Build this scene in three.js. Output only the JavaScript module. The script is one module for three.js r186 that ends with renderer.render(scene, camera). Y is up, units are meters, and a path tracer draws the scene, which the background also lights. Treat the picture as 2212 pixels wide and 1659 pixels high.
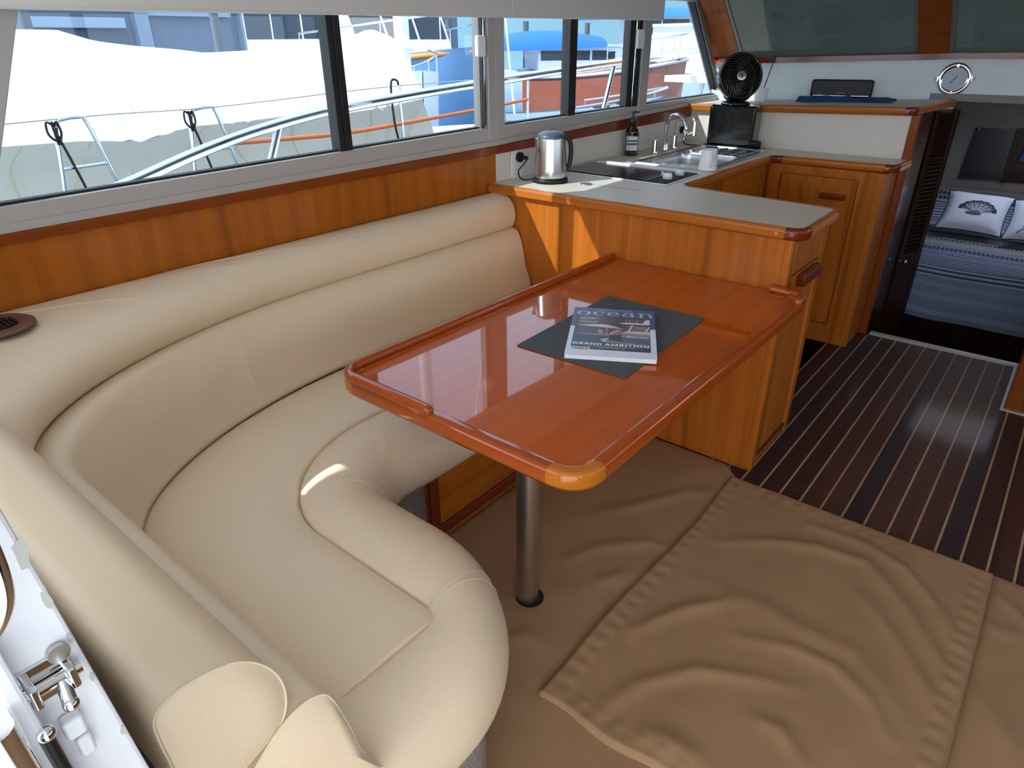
import * as THREE from 'three';
import { RoundedBoxGeometry } from 'three/addons/geometries/RoundedBoxGeometry.js';
import { mergeGeometries } from 'three/addons/utils/BufferGeometryUtils.js';

// ------------------------------------------------------------ camera, sky, sun, exposure
const scene = new THREE.Scene();
const camera = new THREE.PerspectiveCamera(59.76, 4 / 3, 0.02, 400);
camera.rotation.order = 'YXZ';
camera.position.set(0, 1.45, 0);
camera.rotation.set(-27.207 * Math.PI / 180, 39.427 * Math.PI / 180, -0.338 * Math.PI / 180);
const renderer = new THREE.WebGLRenderer({ antialias: true });
renderer.toneMapping = THREE.LinearToneMapping;
renderer.toneMappingExposure = 2.4;
renderer.shadowMap.enabled = true;

const SKY_GAIN = 2.2, SUN_GAIN = 6.2;
function makeSky() {
  const w = 64, h = 128, d = new Float32Array(w * h * 4);
  for (let j = 0; j < h; j++) {
    const el = ((j + 0.5) / h - 0.5) * Math.PI, s = Math.max(0, Math.sin(el)), t = Math.pow(s, 0.45);
    for (let i = 0; i < w; i++) {
      const o = (j * w + i) * 4;
      d[o] = 1.0 - 0.42 * t; d[o + 1] = 1.0 - 0.33 * t; d[o + 2] = 1.0 - 0.12 * t; d[o + 3] = 1;
    }
  }
  const tx = new THREE.DataTexture(d, w, h, THREE.RGBAFormat, THREE.FloatType);
  tx.mapping = THREE.EquirectangularReflectionMapping; tx.magFilter = THREE.LinearFilter; tx.needsUpdate = true;
  return tx;
}
scene.background = makeSky();
scene.backgroundIntensity = SKY_GAIN;
const sun = new THREE.DirectionalLight(new THREE.Color(1, 0.95, 0.86), SUN_GAIN);
sun.position.set(-0.554 * 12, 0.866 * 12, 12); sun.target.position.set(0, 0, 0);
sun.castShadow = true; sun.shadow.mapSize.set(2048, 2048);
Object.assign(sun.shadow.camera, { left: -9, right: 9, top: 9, bottom: -9, near: 0.1, far: 60 });
scene.add(sun, sun.target);

// ------------------------------------------------------------ helpers
let seed = 7;
const rnd = () => { seed = (seed * 1664525 + 1013904223) >>> 0; return seed / 4294967296; };
const hash = (x, y, s = 0) => { let h = (x * 374761393 + y * 668265263 + s * 2147483647) | 0; h = Math.imul(h ^ (h >>> 13), 1274126177); return ((h ^ (h >>> 16)) >>> 0) / 4294967296; };
const sm = (t) => t * t * (3 - 2 * t), lerp = (a, b, t) => a + (b - a) * t, clamp = (v, a = 0, b = 1) => Math.min(b, Math.max(a, v));
function vnoise(x, y, px, py, s) {      // value noise, periodic with px, py cells
  const xi = Math.floor(x), yi = Math.floor(y), u = sm(x - xi), v = sm(y - yi), m = (a, n) => ((a % n) + n) % n;
  const a = hash(m(xi, px), m(yi, py), s), b = hash(m(xi + 1, px), m(yi, py), s), c = hash(m(xi, px), m(yi + 1, py), s), d = hash(m(xi + 1, px), m(yi + 1, py), s);
  return lerp(lerp(a, b, u), lerp(c, d, u), v);
}
const used = {};
function numbered(n) { used[n] = (used[n] ?? -1) + 1; return used[n] ? n + '_' + String(used[n]).padStart(3, '0') : n; }
function shadow(o) { o.castShadow = o.receiveShadow = true; return o; }
function thing(name, label, category, pos = [0, 0, 0], group) {
  const g = new THREE.Group(); g.name = numbered(name); g.position.set(...pos); scene.add(g);
  g.userData = { label, category }; if (group) g.userData.group = group; return g;
}
function struct(name, label, geo, mat, category) {
  const o = geo ? shadow(new THREE.Mesh(geo, mat)) : new THREE.Group();
  o.name = numbered(name); o.userData = { kind: 'structure', label, category: category ?? name.replace(/_.*/, '') }; scene.add(o); return o;
}
function solo(name, label, category, geo, mat, pos = [0, 0, 0], group) {
  const o = shadow(new THREE.Mesh(geo, mat)); o.name = numbered(name); o.position.set(...pos);
  o.userData = { label, category }; if (group) o.userData.group = group; scene.add(o); return o;
}
function part(parent, name, geo, mat, label, pos) {
  const o = shadow(new THREE.Mesh(geo, mat)); o.name = name; if (label) o.userData.label = label; if (pos) o.position.set(...pos); parent.add(o); return o;
}
function uvm(geo, axis = 'y', off = rnd() * 7) {     // box-projected uv in metres, grain (v) along axis
  const g = geo.index ? geo.toNonIndexed() : geo, p = g.attributes.position, uv = new Float32Array(p.count * 2);
  const k = { x: 0, y: 1, z: 2 }[axis], a = new THREE.Vector3(), b = new THREE.Vector3(), c = new THREE.Vector3(), n = new THREE.Vector3();
  for (let i = 0; i < p.count; i += 3) {
    a.fromBufferAttribute(p, i); b.fromBufferAttribute(p, i + 1); c.fromBufferAttribute(p, i + 2);
    n.copy(b).sub(a).cross(c.clone().sub(a)); const m = [Math.abs(n.x), Math.abs(n.y), Math.abs(n.z)]; m[k] = -1;
    const d = m[0] >= m[1] && m[0] >= m[2] ? 0 : m[1] >= m[2] ? 1 : 2, o = 3 - d - k;
    [a, b, c].forEach((q, j) => { uv[(i + j) * 2] = q.getComponent(o) + off; uv[(i + j) * 2 + 1] = q.getComponent(k) + off * 1.7; });
  }
  g.setAttribute('uv', new THREE.BufferAttribute(uv, 2)); return g;
}
function box(x0, x1, y0, y1, z0, z1, r = 0.003, axis = 'y') {
  const w = x1 - x0, h = y1 - y0, d = z1 - z0, rr = Math.min(r, w / 2.1, h / 2.1, d / 2.1);
  const g = new RoundedBoxGeometry(w, h, d, 2, rr); g.translate((x0 + x1) / 2, (y0 + y1) / 2, (z0 + z1) / 2); return uvm(g, axis);
}
function prism(poly, axis, a, b, { bevel = 0, holes = [], grain = 'y', curve = 6 } = {}) {
  // poly in (x,y) for axis z, (x,z) for axis y, (z,y) for axis x
  const mp = axis === 'z' ? (p) => new THREE.Vector2(p[0], p[1]) : axis === 'y' ? (p) => new THREE.Vector2(p[0], -p[1]) : (p) => new THREE.Vector2(-p[0], p[1]);
  const sh = new THREE.Shape(poly.map(mp)); for (const h of holes) sh.holes.push(new THREE.Path(h.map(mp)));
  const g = new THREE.ExtrudeGeometry(sh, { depth: b - a - 2 * bevel, bevelEnabled: bevel > 0, bevelSize: bevel, bevelThickness: bevel, bevelOffset: -bevel, bevelSegments: 2, curveSegments: curve });
  g.translate(0, 0, a + bevel);
  if (axis === 'y') g.rotateX(-Math.PI / 2); if (axis === 'x') g.rotateY(Math.PI / 2);
  return uvm(g, grain);
}
const rect = (a0, a1, b0, b1) => [[a0, b0], [a1, b0], [a1, b1], [a0, b1]];
function roundRect(a0, a1, b0, b1, r, n = 5) {
  const o = []; for (const [cx, cy, s] of [[a1 - r, b0 + r, -90], [a1 - r, b1 - r, 0], [a0 + r, b1 - r, 90], [a0 + r, b0 + r, 180]])
    for (let i = 0; i <= n; i++) { const t = (s + 90 * i / n) * Math.PI / 180; o.push([cx + r * Math.cos(t), cy + r * Math.sin(t)]); }
  return o;
}
const V = (a) => new THREE.Vector3(...a);
function tube(pts, r, seg = 48, rad = 10, closed = false, tension = 0.5) {
  const c = new THREE.CatmullRomCurve3(pts.map(V), closed, 'catmullrom', tension), g = new THREE.TubeGeometry(c, seg, r, rad, closed);
  if (closed) return g;
  const a = new THREE.SphereGeometry(r, rad, 6), b = a.clone(); a.translate(...pts[0]); b.translate(...pts[pts.length - 1]);
  return mergeGeometries([g, a, b]);
}
function rod(p, q, r, rad = 10) {
  const a = V(p), b = V(q), g = new THREE.CylinderGeometry(r, r, a.distanceTo(b), rad);
  g.applyQuaternion(new THREE.Quaternion().setFromUnitVectors(new THREE.Vector3(0, 1, 0), b.clone().sub(a).normalize())); g.translate(...a.add(b).multiplyScalar(0.5).toArray()); return g;
}
function lathe(prof, seg = 40) { return new THREE.LatheGeometry(prof.map(([r, y]) => new THREE.Vector2(r, y)), seg); }
function grid(rows, cols, fn, { wrapR = false, wrapC = false } = {}) {   // indexed loft, smooth normals; fn(r,c) -> [x,y,z]
  const p = [], ix = [], uv = [];
  for (let r = 0; r < rows; r++) for (let c = 0; c < cols; c++) { const v = fn(r, c); p.push(v[0], v[1], v[2]); uv.push(v[3] ?? c / (cols - 1), v[4] ?? r / (rows - 1)); }
  const R = wrapR ? rows : rows - 1, C = wrapC ? cols : cols - 1;
  for (let r = 0; r < R; r++) for (let c = 0; c < C; c++) { const a = r * cols + c, b = r * cols + (c + 1) % cols, d = ((r + 1) % rows) * cols + c, e = ((r + 1) % rows) * cols + (c + 1) % cols; ix.push(a, b, e, a, e, d); }
  const g = new THREE.BufferGeometry(); g.setAttribute('position', new THREE.Float32BufferAttribute(p, 3)); g.setAttribute('uv', new THREE.Float32BufferAttribute(uv, 2)); g.setIndex(ix); g.computeVertexNormals(); return g;
}
const bare = (g) => { const q = g.index ? g.toNonIndexed() : g.clone(); for (const k of Object.keys(q.attributes)) if (!['position', 'normal', 'uv'].includes(k)) q.deleteAttribute(k); return q; };
const merge = (...gs) => mergeGeometries(gs.flat().map(bare));

// rounded outline in plan: pts [[x,z,r]...] -> straight runs and corner arcs, each with tangents
function outline(pts, closed = true) {
  const n = pts.length, segs = []; let prevEnd = null, first = null;
  const P = (i) => pts[(i + n) % n];
  for (let i = 0; i < n; i++) {
    const p = P(i), isEnd = !closed && (i === 0 || i === n - 1), r = isEnd ? 0 : (p[2] ?? 0);
    const a = P(i - 1), b = P(i + 1), u = [a[0] - p[0], a[1] - p[1]], v = [b[0] - p[0], b[1] - p[1]], lu = Math.hypot(...u), lv = Math.hypot(...v);
    let s = [p[0], p[1]], e = s, arc = null;
    if (r > 0) {
      const d = r / Math.tan(Math.acos(clamp((u[0] * v[0] + u[1] * v[1]) / lu / lv, -1, 1)) / 2);
      s = [p[0] + u[0] / lu * d, p[1] + u[1] / lu * d]; e = [p[0] + v[0] / lv * d, p[1] + v[1] / lv * d];
      arc = []; const m = 10; for (let k = 0; k <= m; k++) { const t = k / m, w = (1 - t) ** 2, w1 = 2 * t * (1 - t) * 0.85, w2 = t * t, W = w + w1 + w2; arc.push([(w * s[0] + w1 * p[0] + w2 * e[0]) / W, (w * s[1] + w1 * p[1] + w2 * e[1]) / W]); }
    }
    if (prevEnd) segs.push({ type: 'line', pts: [prevEnd, s] }); else first = s;
    if (arc) segs.push({ type: 'arc', pts: arc, t0: [-u[0] / lu, -u[1] / lu], t1: [v[0] / lv, v[1] / lv] });
    prevEnd = e;
  }
  if (closed) segs.push({ type: 'line', pts: [prevEnd, first] });
  return segs.filter((s) => s.type === 'arc' || Math.hypot(s.pts[0][0] - s.pts[1][0], s.pts[0][1] - s.pts[1][1]) > 1e-4);
}
const flat = (segs) => { const o = []; for (const s of segs) for (const p of s.pts) if (!o.length || Math.hypot(o[o.length - 1][0] - p[0], o[o.length - 1][1] - p[1]) > 1e-5) o.push(p); return o; };
function sweep(seg, prof, yfn) {       // prof [[d,y]...] closed section, d to the left of travel in plan
  const pts = seg.pts, n = pts.length, T = pts.map((p, i) => { const a = pts[Math.max(0, i - 1)], b = pts[Math.min(n - 1, i + 1)], l = Math.hypot(b[0] - a[0], b[1] - a[1]); return [(b[0] - a[0]) / l, (b[1] - a[1]) / l]; });
  if (seg.t0) T[0] = seg.t0; if (seg.t1) T[n - 1] = seg.t1;
  const at = (c, r) => { const q = prof[r % prof.length], t = T[c], p = pts[c], x = p[0] + t[1] * q[0], z = p[1] - t[0] * q[0]; return [x, q[1] + (yfn ? yfn(x, z) : 0), z]; };
  const body = grid(prof.length, n, (r, c) => at(c, r), { wrapR: true });
  const cap = (c, flip) => { const sh = THREE.ShapeUtils.triangulateShape(prof.map((q) => new THREE.Vector2(...q)), []), p = [], g = new THREE.BufferGeometry(); for (const f of sh) for (const k of flip ? [f[0], f[2], f[1]] : f) p.push(...at(c, k)); g.setAttribute('position', new THREE.Float32BufferAttribute(p, 3)); g.setAttribute('uv', new THREE.Float32BufferAttribute(new Float32Array(p.length / 3 * 2), 2)); g.computeVertexNormals(); return g; };
  return merge(body, cap(0, false), cap(n - 1, true));
}
const roundSec = (d0, d1, y0, y1, r) => roundRect(d0, d1, y0, y1, r, 3);

// ------------------------------------------------------------ materials
function tex(size, fn, srgb = true) {
  const d = new Uint8Array(size * size * 4);
  for (let y = 0; y < size; y++) for (let x = 0; x < size; x++) { const c = fn(x / size, y / size), o = (y * size + x) * 4; d[o] = clamp(c[0]) * 255; d[o + 1] = clamp(c[1]) * 255; d[o + 2] = clamp(c[2]) * 255; d[o + 3] = 255; }
  const t = new THREE.DataTexture(d, size, size); t.wrapS = t.wrapT = THREE.RepeatWrapping; t.magFilter = THREE.LinearFilter; t.minFilter = THREE.LinearMipmapLinearFilter; t.generateMipmaps = true; if (srgb) t.colorSpace = THREE.SRGBColorSpace; t.needsUpdate = true; return t;
}
const rep = (t, k, l = k) => { const c = t.clone(); c.repeat.set(k, l); c.needsUpdate = true; return c; };
const grainT = tex(512, (u, v) => {
  const warp = 0.10 * (vnoise(u * 6, v * 4, 6, 4, 3) - 0.5) + 0.05 * (vnoise(u * 2, v * 2, 2, 2, 9) - 0.5), x = u + warp * 0.5;
  const band = vnoise(x * 30, v * 2, 30, 2, 1), fine = vnoise(x * 70, v * 4, 70, 4, 2), pore = vnoise(x * 160, v * 14, 160, 14, 5);
  const k = 0.80 + 0.09 * band + 0.05 * fine + 0.07 * vnoise(x * 7, v * 2, 7, 2, 8) - (pore > 0.84 ? 0.05 : 0) - 0.16 * Math.pow(vnoise(x * 11, v * 1, 11, 1, 14), 6);
  return [k, k * (0.97 + 0.03 * band), k * (0.93 + 0.07 * band)];
});
const fineGrainT = tex(512, (u, v) => { const x = u + 0.04 * (vnoise(u * 5, v * 3, 5, 3, 3) - 0.5), k = 0.88 + 0.06 * vnoise(x * 40, v * 2, 40, 2, 101) + 0.05 * vnoise(x * 110, v * 5, 110, 5, 102) - 0.03 * vnoise(x * 6, v * 2, 6, 2, 103); return [k, k, k]; });
const plainNoise = (n1, n2, amp, s) => tex(256, (u, v) => { const k = 1 - amp * (0.6 * vnoise(u * n1, v * n1, n1, n1, s) + 0.4 * vnoise(u * n2, v * n2, n2, n2, s + 1)); return [k, k, k]; });
const speckT = plainNoise(40, 120, 0.05, 21), mottleT = plainNoise(6, 20, 0.06, 31), leatherT = tex(512, (u, v) => { const k = 0.55 * vnoise(u * 90, v * 90, 90, 90, 41) + 0.3 * vnoise(u * 170, v * 170, 170, 170, 42) + 0.15 * vnoise(u * 12, v * 12, 12, 12, 43); return [k, k, k]; }, false);
const weaveT = tex(256, (u, v) => { const k = 0.5 + 0.25 * Math.sin(u * 256 * Math.PI / 2) * Math.sin(v * 256 * Math.PI / 2) + 0.3 * (vnoise(u * 60, v * 60, 60, 60, 51) - 0.5); return [k, k, k]; }, false);
const pileT = tex(256, (u, v) => { const k = 0.5 * vnoise(u * 64, v * 64, 64, 64, 61) + 0.5 * vnoise(u * 128, v * 128, 128, 128, 62); return [k, k, k]; }, false);
const pileC = tex(256, (u, v) => { const k = 0.78 + 0.22 * vnoise(u * 90, v * 90, 90, 90, 63); return [k, k, k]; });
const std = (color, roughness = 0.6, extra = {}) => new THREE.MeshStandardMaterial({ color, roughness, ...extra });
const wood = (color, rough = 0.32, coat = 0.5, k = 1.6, l = 0.55) => new THREE.MeshPhysicalMaterial({ color, roughness: rough, map: rep(grainT, k, l), clearcoat: coat, clearcoatRoughness: 0.1, specularIntensity: 0.35 });
const varnished = (color, k = 1) => new THREE.MeshPhysicalMaterial({ color, roughness: 0.4, map: rep(fineGrainT, k, 0.4), clearcoat: 1, clearcoatRoughness: 0.03, specularIntensity: 0.15 });
const M = {
  teak: wood('#c97224', 0.42, 0.2), teakDark: wood('#98490f', 0.34, 0.35), teakMid: wood('#bd6a1b', 0.38, 0.25), trim: wood('#83330c', 0.3, 0.5),
  table: varnished('#cc5a05'), tableEdge: varnished('#cb731a'), fiddle: varnished('#b54d08'),
  edge: wood('#cd7526', 0.36, 0.3), darkwood: wood('#3a1f16', 0.35, 0.35), plank: [wood('#4d312b', 0.5, 0.1), wood('#5a382d', 0.5, 0.1), wood('#453034', 0.5, 0.1), wood('#613d31', 0.5, 0.1)], holly: wood('#cfae7e', 0.55, 0.1),
  leather: new THREE.MeshPhysicalMaterial({ color: '#e8d1b0', roughness: 0.46, bumpMap: rep(leatherT, 3), bumpScale: 0.00025, clearcoat: 0.08, clearcoatRoughness: 0.35 }),
  stitch: std('#e3d3b2', 0.7), carpet: std('#a4978a', 0.95, { map: rep(pileC, 6), bumpMap: rep(pileT, 6), bumpScale: 0.004 }),
  canvas: std('#ad865f', 0.9, { map: rep(mottleT, 1.3), bumpMap: rep(weaveT, 8), bumpScale: 0.0006 }),
  laminate: std('#e2d5c3', 0.45, { map: rep(speckT, 3) }), splash: std('#ddd6cb', 0.4, { map: rep(speckT, 3) }), white: std('#e9e8e6', 0.5), panelWhite: std('#dde7ea', 0.5, { map: rep(mottleT, 1.2) }),
  vinyl: std('#ddd9d2', 0.6), gel: std('#f0f0f2', 0.25), alu: std('#b9b4ae', 0.42, { metalness: 0.25 }), aluDark: std('#7f7c79', 0.4, { metalness: 0.3 }), blackgloss: new THREE.MeshPhysicalMaterial({ color: '#08080a', roughness: 0.18, clearcoat: 0.7, clearcoatRoughness: 0.05 }),
  black: std('#0a0a0c', 0.5), rubber: std('#0b0b0d', 0.55), blackmatte: std('#0d0d0f', 0.75), steel: std('#c9c8c6', 0.24, { metalness: 1 }), chrome: std('#e2e4e8', 0.06, { metalness: 1 }), brushed: std('#c4bfb8', 0.34, { metalness: 1 }),
  brass: std('#b98f4f', 0.3, { metalness: 0.9 }), enamel: std('#f2f3f5', 0.18), mat: std('#4c4d50', 0.75, { bumpMap: rep(weaveT, 10), bumpScale: 0.0004 }), paper: std('#eef0f4', 0.6),
  glass: new THREE.MeshPhysicalMaterial({ color: new THREE.Color(0.6, 0.66, 0.7), roughness: 0, transmission: 1, thickness: 0, ior: 1.5 }),
  hobGlass: new THREE.MeshPhysicalMaterial({ color: '#0c0b0c', roughness: 0.12, specularIntensity: 0.45 }), hole: std('#050505', 0.9), towel: std('#2f5fae', 0.95, { bumpMap: rep(pileT, 14), bumpScale: 0.004 }), vent: std('#6b4a3c', 0.5),
};
// ------------------------------------------------------------ the cabin shell
const wx = (z) => (z > -2.2 ? -1.9 : -1.9 + (-2.2 - z) * 0.03);
function wallPrism(poly, o0, o1, opt = {}) {            // poly (z,y) on the port side, offsets inward
  const g = prism(poly, 'x', o0, o1, opt), p = g.attributes.position;
  for (let i = 0; i < p.count; i++) p.setX(i, p.getX(i) + wx(p.getZ(i)));
  g.computeVertexNormals(); return g;
}
const ln = (z, z0, y0, z1, y1) => y0 + (y1 - y0) * (z - z0) / (z1 - z0);
const glassLow = (z) => (z > -2.2 ? ln(z, -0.46, 1.116, -2.2, 1.138) : ln(z, -2.2, 1.138, -4.136, 1.153));
const frameBot = (z) => (z > -2.2 ? ln(z, -0.44, 1.057, -2.2, 1.065) : ln(z, -2.2, 1.065, -3.885, 1.112));
const trimBot = (z) => (z > -2.2 ? 1.032 : ln(z, -2.2, 1.032, -3.84, 1.052));
const WT = 1.64, aftZ = (y) => -0.495 - (y - 1.24) * 0.42, fwdZ = (y) => -4.214 + (y - 1.161) * 0.865;
const strip = (lo, hi, z0, z1, d0 = 0, d1 = 0) => [[z0, lo(z0) + d0], [z1, lo(z1) + d0], [z1, hi(z1) + d1], [z0, hi(z0) + d1]];
const k0 = -2.2, eps = 1e-4;

const wallP = struct('wall_port', 'port side wall of teak panelling and white lining under the windows');
for (const [a, b] of [[-0.02, k0 + eps], [k0 - eps, -4.75]]) {
  part(wallP, 'lining', wallPrism([[a, -0.3], [b, -0.3], [b, frameBot(b)], [a, frameBot(a)]], -0.06, 0), M.vinyl);
}
part(wallP, 'lining', wallPrism(rect(k0 + eps, -0.02, WT + 0.03, 2.0), -0.06, 0), M.vinyl);
part(wallP, 'lining', wallPrism([[-0.02, frameBot(0)], [aftZ(frameBot(0)) + 0.045, frameBot(0)], [aftZ(WT) + 0.045, WT + 0.03], [-0.02, WT + 0.03]], -0.06, 0), M.vinyl);
part(wallP, 'wood_panel', wallPrism(rect(-2.2, -0.1, 0.45, 1.034), 0, 0.010, { grain: 'y' }), M.teakMid, 'teak veneer panel behind the seat back');
part(wallP, 'wood_trim', wallPrism(strip(trimBot, frameBot, k0 + eps, -0.1), 0, 0.022, { grain: 'z', bevel: 0.003 }), M.teakDark);
part(wallP, 'wood_trim', wallPrism(strip(trimBot, frameBot, -4.35, k0 - eps), 0, 0.022, { grain: 'z', bevel: 0.003 }), M.trim);
part(wallP, 'splashback', wallPrism([[k0 - eps, 0.9], [-3.9, 0.9], [-3.9, trimBot(-3.9)], [k0 - eps, 1.032]], 0, 0.008), M.splash, 'pale laminate splashback');
// corner pillar between the side window and the windscreen
part(wallP, 'corner_pillar', wallPrism([[-4.28, 1.12], [-4.70, 1.12], [-4.70, 1.30], [-4.15, 1.9], [-3.66, 1.9], [-4.237, 1.333]], -0.05, 0.03, { grain: 'y', bevel: 0.004 }), M.teakMid, 'raked teak corner pillar');

function barZ(z, w, lo, hi, o0, o1) { return wallPrism([[z - w / 2, lo], [z + w / 2, lo], [z + w / 2, hi], [z - w / 2, hi]], o0, o1, { bevel: 0.002 }); }
const win1 = struct('window_1', 'long sliding side window above the cream seat', null, null, 'window');
part(win1, 'window_frame', wallPrism(strip(frameBot, glassLow, k0 + eps, -0.36, 0.018, 0), -0.045, 0.012, { bevel: 0.003 }), M.alu, 'grey painted lower frame rail');
part(win1, 'window_frame', wallPrism(strip(frameBot, (z) => frameBot(z) + 0.022, k0 + eps, -0.30, 0, 0), -0.045, 0.020, { bevel: 0.003 }), M.alu, 'grey stepped sill rail');
part(win1, 'window_frame', wallPrism([[aftZ(1.06) + 0.05, 1.06], [aftZ(1.06), 1.06], [aftZ(WT), WT], [aftZ(WT) + 0.05, WT]], -0.045, 0.014, { bevel: 0.003 }), M.alu, 'raked aft frame post');
part(win1, 'gasket', wallPrism(strip(glassLow, (z) => glassLow(z) + 0.006, k0 + eps, -0.45), -0.03, -0.004), M.rubber);
part(win1, 'window_frame', wallPrism(rect(k0 + eps, -0.3, WT - 0.01, WT + 0.03), -0.045, 0.012), M.alu);
part(win1, 'mullion', barZ(-1.448, 0.052, glassLow(-1.44), WT, -0.035, 0.010), M.rubber, 'black mullion');
part(win1, 'mullion', barZ(-1.448, 0.010, glassLow(-1.46), WT, 0.008, 0.014), M.black, 'thin black sash edge');
part(win1, 'sash_edge', barZ(-2.125, 0.012, glassLow(-2.12), WT, -0.03, 0.004), M.aluDark);
part(win1, 'sash_edge', barZ(-2.148, 0.014, glassLow(-2.15), WT, -0.03, 0.008), M.chrome);
part(win1, 'window_frame', wallPrism(rect(k0 + eps, -2.158, 1.065, WT), -0.045, 0.016, { bevel: 0.003 }), M.alu, 'main grey post between the windows');
part(win1, 'latch', box(-1.893, -1.875, 1.395, 1.468, -2.14, -2.09, 0.007), M.enamel, 'white window latch');
part(win1, 'pane', wallPrism([[aftZ(1.12), 1.12], [-1.44, 1.12], [-1.44, WT], [aftZ(WT), WT]], -0.022, -0.018), M.glass);
part(win1, 'pane', wallPrism(rect(-2.16, -1.44, 1.12, WT), -0.014, -0.010), M.glass);
const win2 = struct('window_2', 'side window over the galley with a raked forward edge', null, null, 'window');
part(win2, 'window_frame', wallPrism(strip(frameBot, glassLow, -4.27, k0 - eps, 0.018, 0), -0.045, 0.012, { bevel: 0.003 }), M.alu);
part(win2, 'window_frame', wallPrism(strip(frameBot, (z) => frameBot(z) + 0.022, -4.29, k0 - eps), -0.045, 0.020, { bevel: 0.003 }), M.alu);
part(win2, 'window_frame', wallPrism(rect(-2.255, k0 - eps, 1.065, WT), -0.045, 0.016, { bevel: 0.003 }), M.alu);
part(win2, 'window_frame', wallPrism(rect(-3.8, k0 - eps, WT - 0.01, WT + 0.03), -0.045, 0.012), M.alu);
part(win2, 'window_frame', wallPrism([[fwdZ(1.14) - 0.05, 1.14], [fwdZ(1.14), 1.14], [fwdZ(1.9), 1.9], [fwdZ(1.9) - 0.05, 1.9]], -0.045, 0.014, { bevel: 0.003 }), M.aluDark, 'raked forward frame post');
part(win2, 'gasket', wallPrism(strip(glassLow, (z) => glassLow(z) + 0.006, -4.2, -2.25), -0.03, -0.004), M.rubber);
part(win2, 'gasket', wallPrism([[fwdZ(1.16), 1.16], [fwdZ(1.16) + 0.012, 1.16], [fwdZ(1.9) + 0.012, 1.9], [fwdZ(1.9), 1.9]], -0.03, 0.004), M.rubber);
part(win2, 'mullion', barZ(-2.722, 0.054, glassLow(-2.67), WT, -0.035, 0.010), M.rubber, 'black mullion');
part(win2, 'mullion', barZ(-3.210, 0.042, glassLow(-3.2), WT, -0.035, 0.004), M.rubber, 'black sash edge');
part(win2, 'sash_edge', barZ(-3.244, 0.014, glassLow(-3.1), WT, -0.03, 0.008), M.chrome);
part(win2, 'sash_edge', barZ(-3.272, 0.030, glassLow(-3.1), WT, -0.03, 0.010), M.black);
part(win2, 'window_frame', barZ(-3.335, 0.075, glassLow(-3.3) - 0.03, WT, -0.04, 0.014), M.alu);
part(win2, 'latch', box(wx(-3.26) + 0.006, wx(-3.26) + 0.024, 1.410, 1.495, -3.295, -3.225, 0.007), M.enamel, 'white window latch');
part(win2, 'pane', wallPrism(rect(-2.72, -2.25, 1.13, WT), -0.022, -0.018), M.glass);
part(win2, 'pane', wallPrism(rect(-3.22, -2.72, 1.13, WT), -0.014, -0.010), M.glass);
part(win2, 'pane', wallPrism([[-3.34, 1.14], [fwdZ(1.14), 1.14], [fwdZ(1.9), 1.9], [-3.34, 1.9]], -0.022, -0.018), M.glass);
part(win2, 'upper_rail', wallPrism([[-3.34, WT + 0.2], [fwdZ(WT + 0.2), WT + 0.2], [fwdZ(WT + 0.23), WT + 0.23], [-3.34, WT + 0.23]], -0.045, -0.03), M.aluDark);

const val = thing('window_valance', 'long white padded valance along the top of the side windows', 'valance');
const vb = (z) => ln(z, -0.5, 1.513, -3.2, 1.532);
part(val, 'fascia', wallPrism([[-0.1, vb(-0.1)], [k0 + eps, vb(k0)], [k0 + eps, 1.88], [-0.1, 1.88]], 0.055, 0.10, { bevel: 0.008 }), M.vinyl);
part(val, 'fascia', wallPrism([[k0 - eps, vb(k0)], [-3.33, vb(-3.33)], [-3.33, 1.88], [k0 - eps, 1.88]], 0.055, 0.10, { bevel: 0.008 }), M.vinyl);

part(wallP, 'lining', wallPrism([[k0 - eps, WT + 0.03], [-3.36, WT + 0.03], [-3.36, 2.0], [k0 - eps, 2.0]], -0.06, 0), M.vinyl);
const ceil = struct('ceiling', 'white vinyl headlining over the whole cabin', prism([[-2.0, 0.0], [2.0, 0.0], [2.0, -3.75], [-2.0, -3.75]], 'y', 1.9, 1.97), M.vinyl);
// starboard side: panelled wall with a long window
const wallS = struct('wall_starboard', 'starboard side wall outside the picture on the right');
part(wallS, 'wood_panel', box(1.9, 1.96, -0.3, 1.1, -4.6, -0.02, 0.003), M.teakMid);
part(wallS, 'lining', box(1.9, 1.96, 1.68, 2.0, -4.6, -0.02, 0.003), M.vinyl);
part(wallS, 'lining', box(1.9, 1.96, 1.1, 1.68, -0.45, -0.02, 0.003), M.vinyl);
part(wallS, 'lining', box(1.9, 1.96, 1.1, 1.68, -4.6, -3.9, 0.003), M.vinyl);
const win4 = struct('window_3', 'starboard side window facing the galley', null, null, 'window');
part(win4, 'pane', box(1.925, 1.93, 1.1, 1.68, -3.9, -0.45, 0.001), M.glass);
part(win4, 'mullion', box(1.90, 1.95, 1.1, 1.68, -2.25, -2.18, 0.004), M.alu);
// aft bulkhead with its window and the doorway the photograph is taken from
const wallA = struct('wall_aft', 'aft bulkhead with window and doorway behind the seat', prism([[-1.95, -0.3], [1.95, -0.3], [1.95, 1.97], [-1.95, 1.97]], 'z', -0.048, -0.02, { holes: [[[-1.442, 0.95], [-0.66, 0.95], [-0.66, 1.8], [-1.85, 1.8], [-1.85, 1.587], [-1.596, 1.19], [-1.634, 1.19], [-1.544, 1.05], [-1.506, 1.05]], rect(-0.52, 0.62, 0.0, 1.85), rect(0.8, 1.7, 0.95, 1.8)] }), M.white);  // notch added to the window hole lets a thin sliver of sun through

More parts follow.
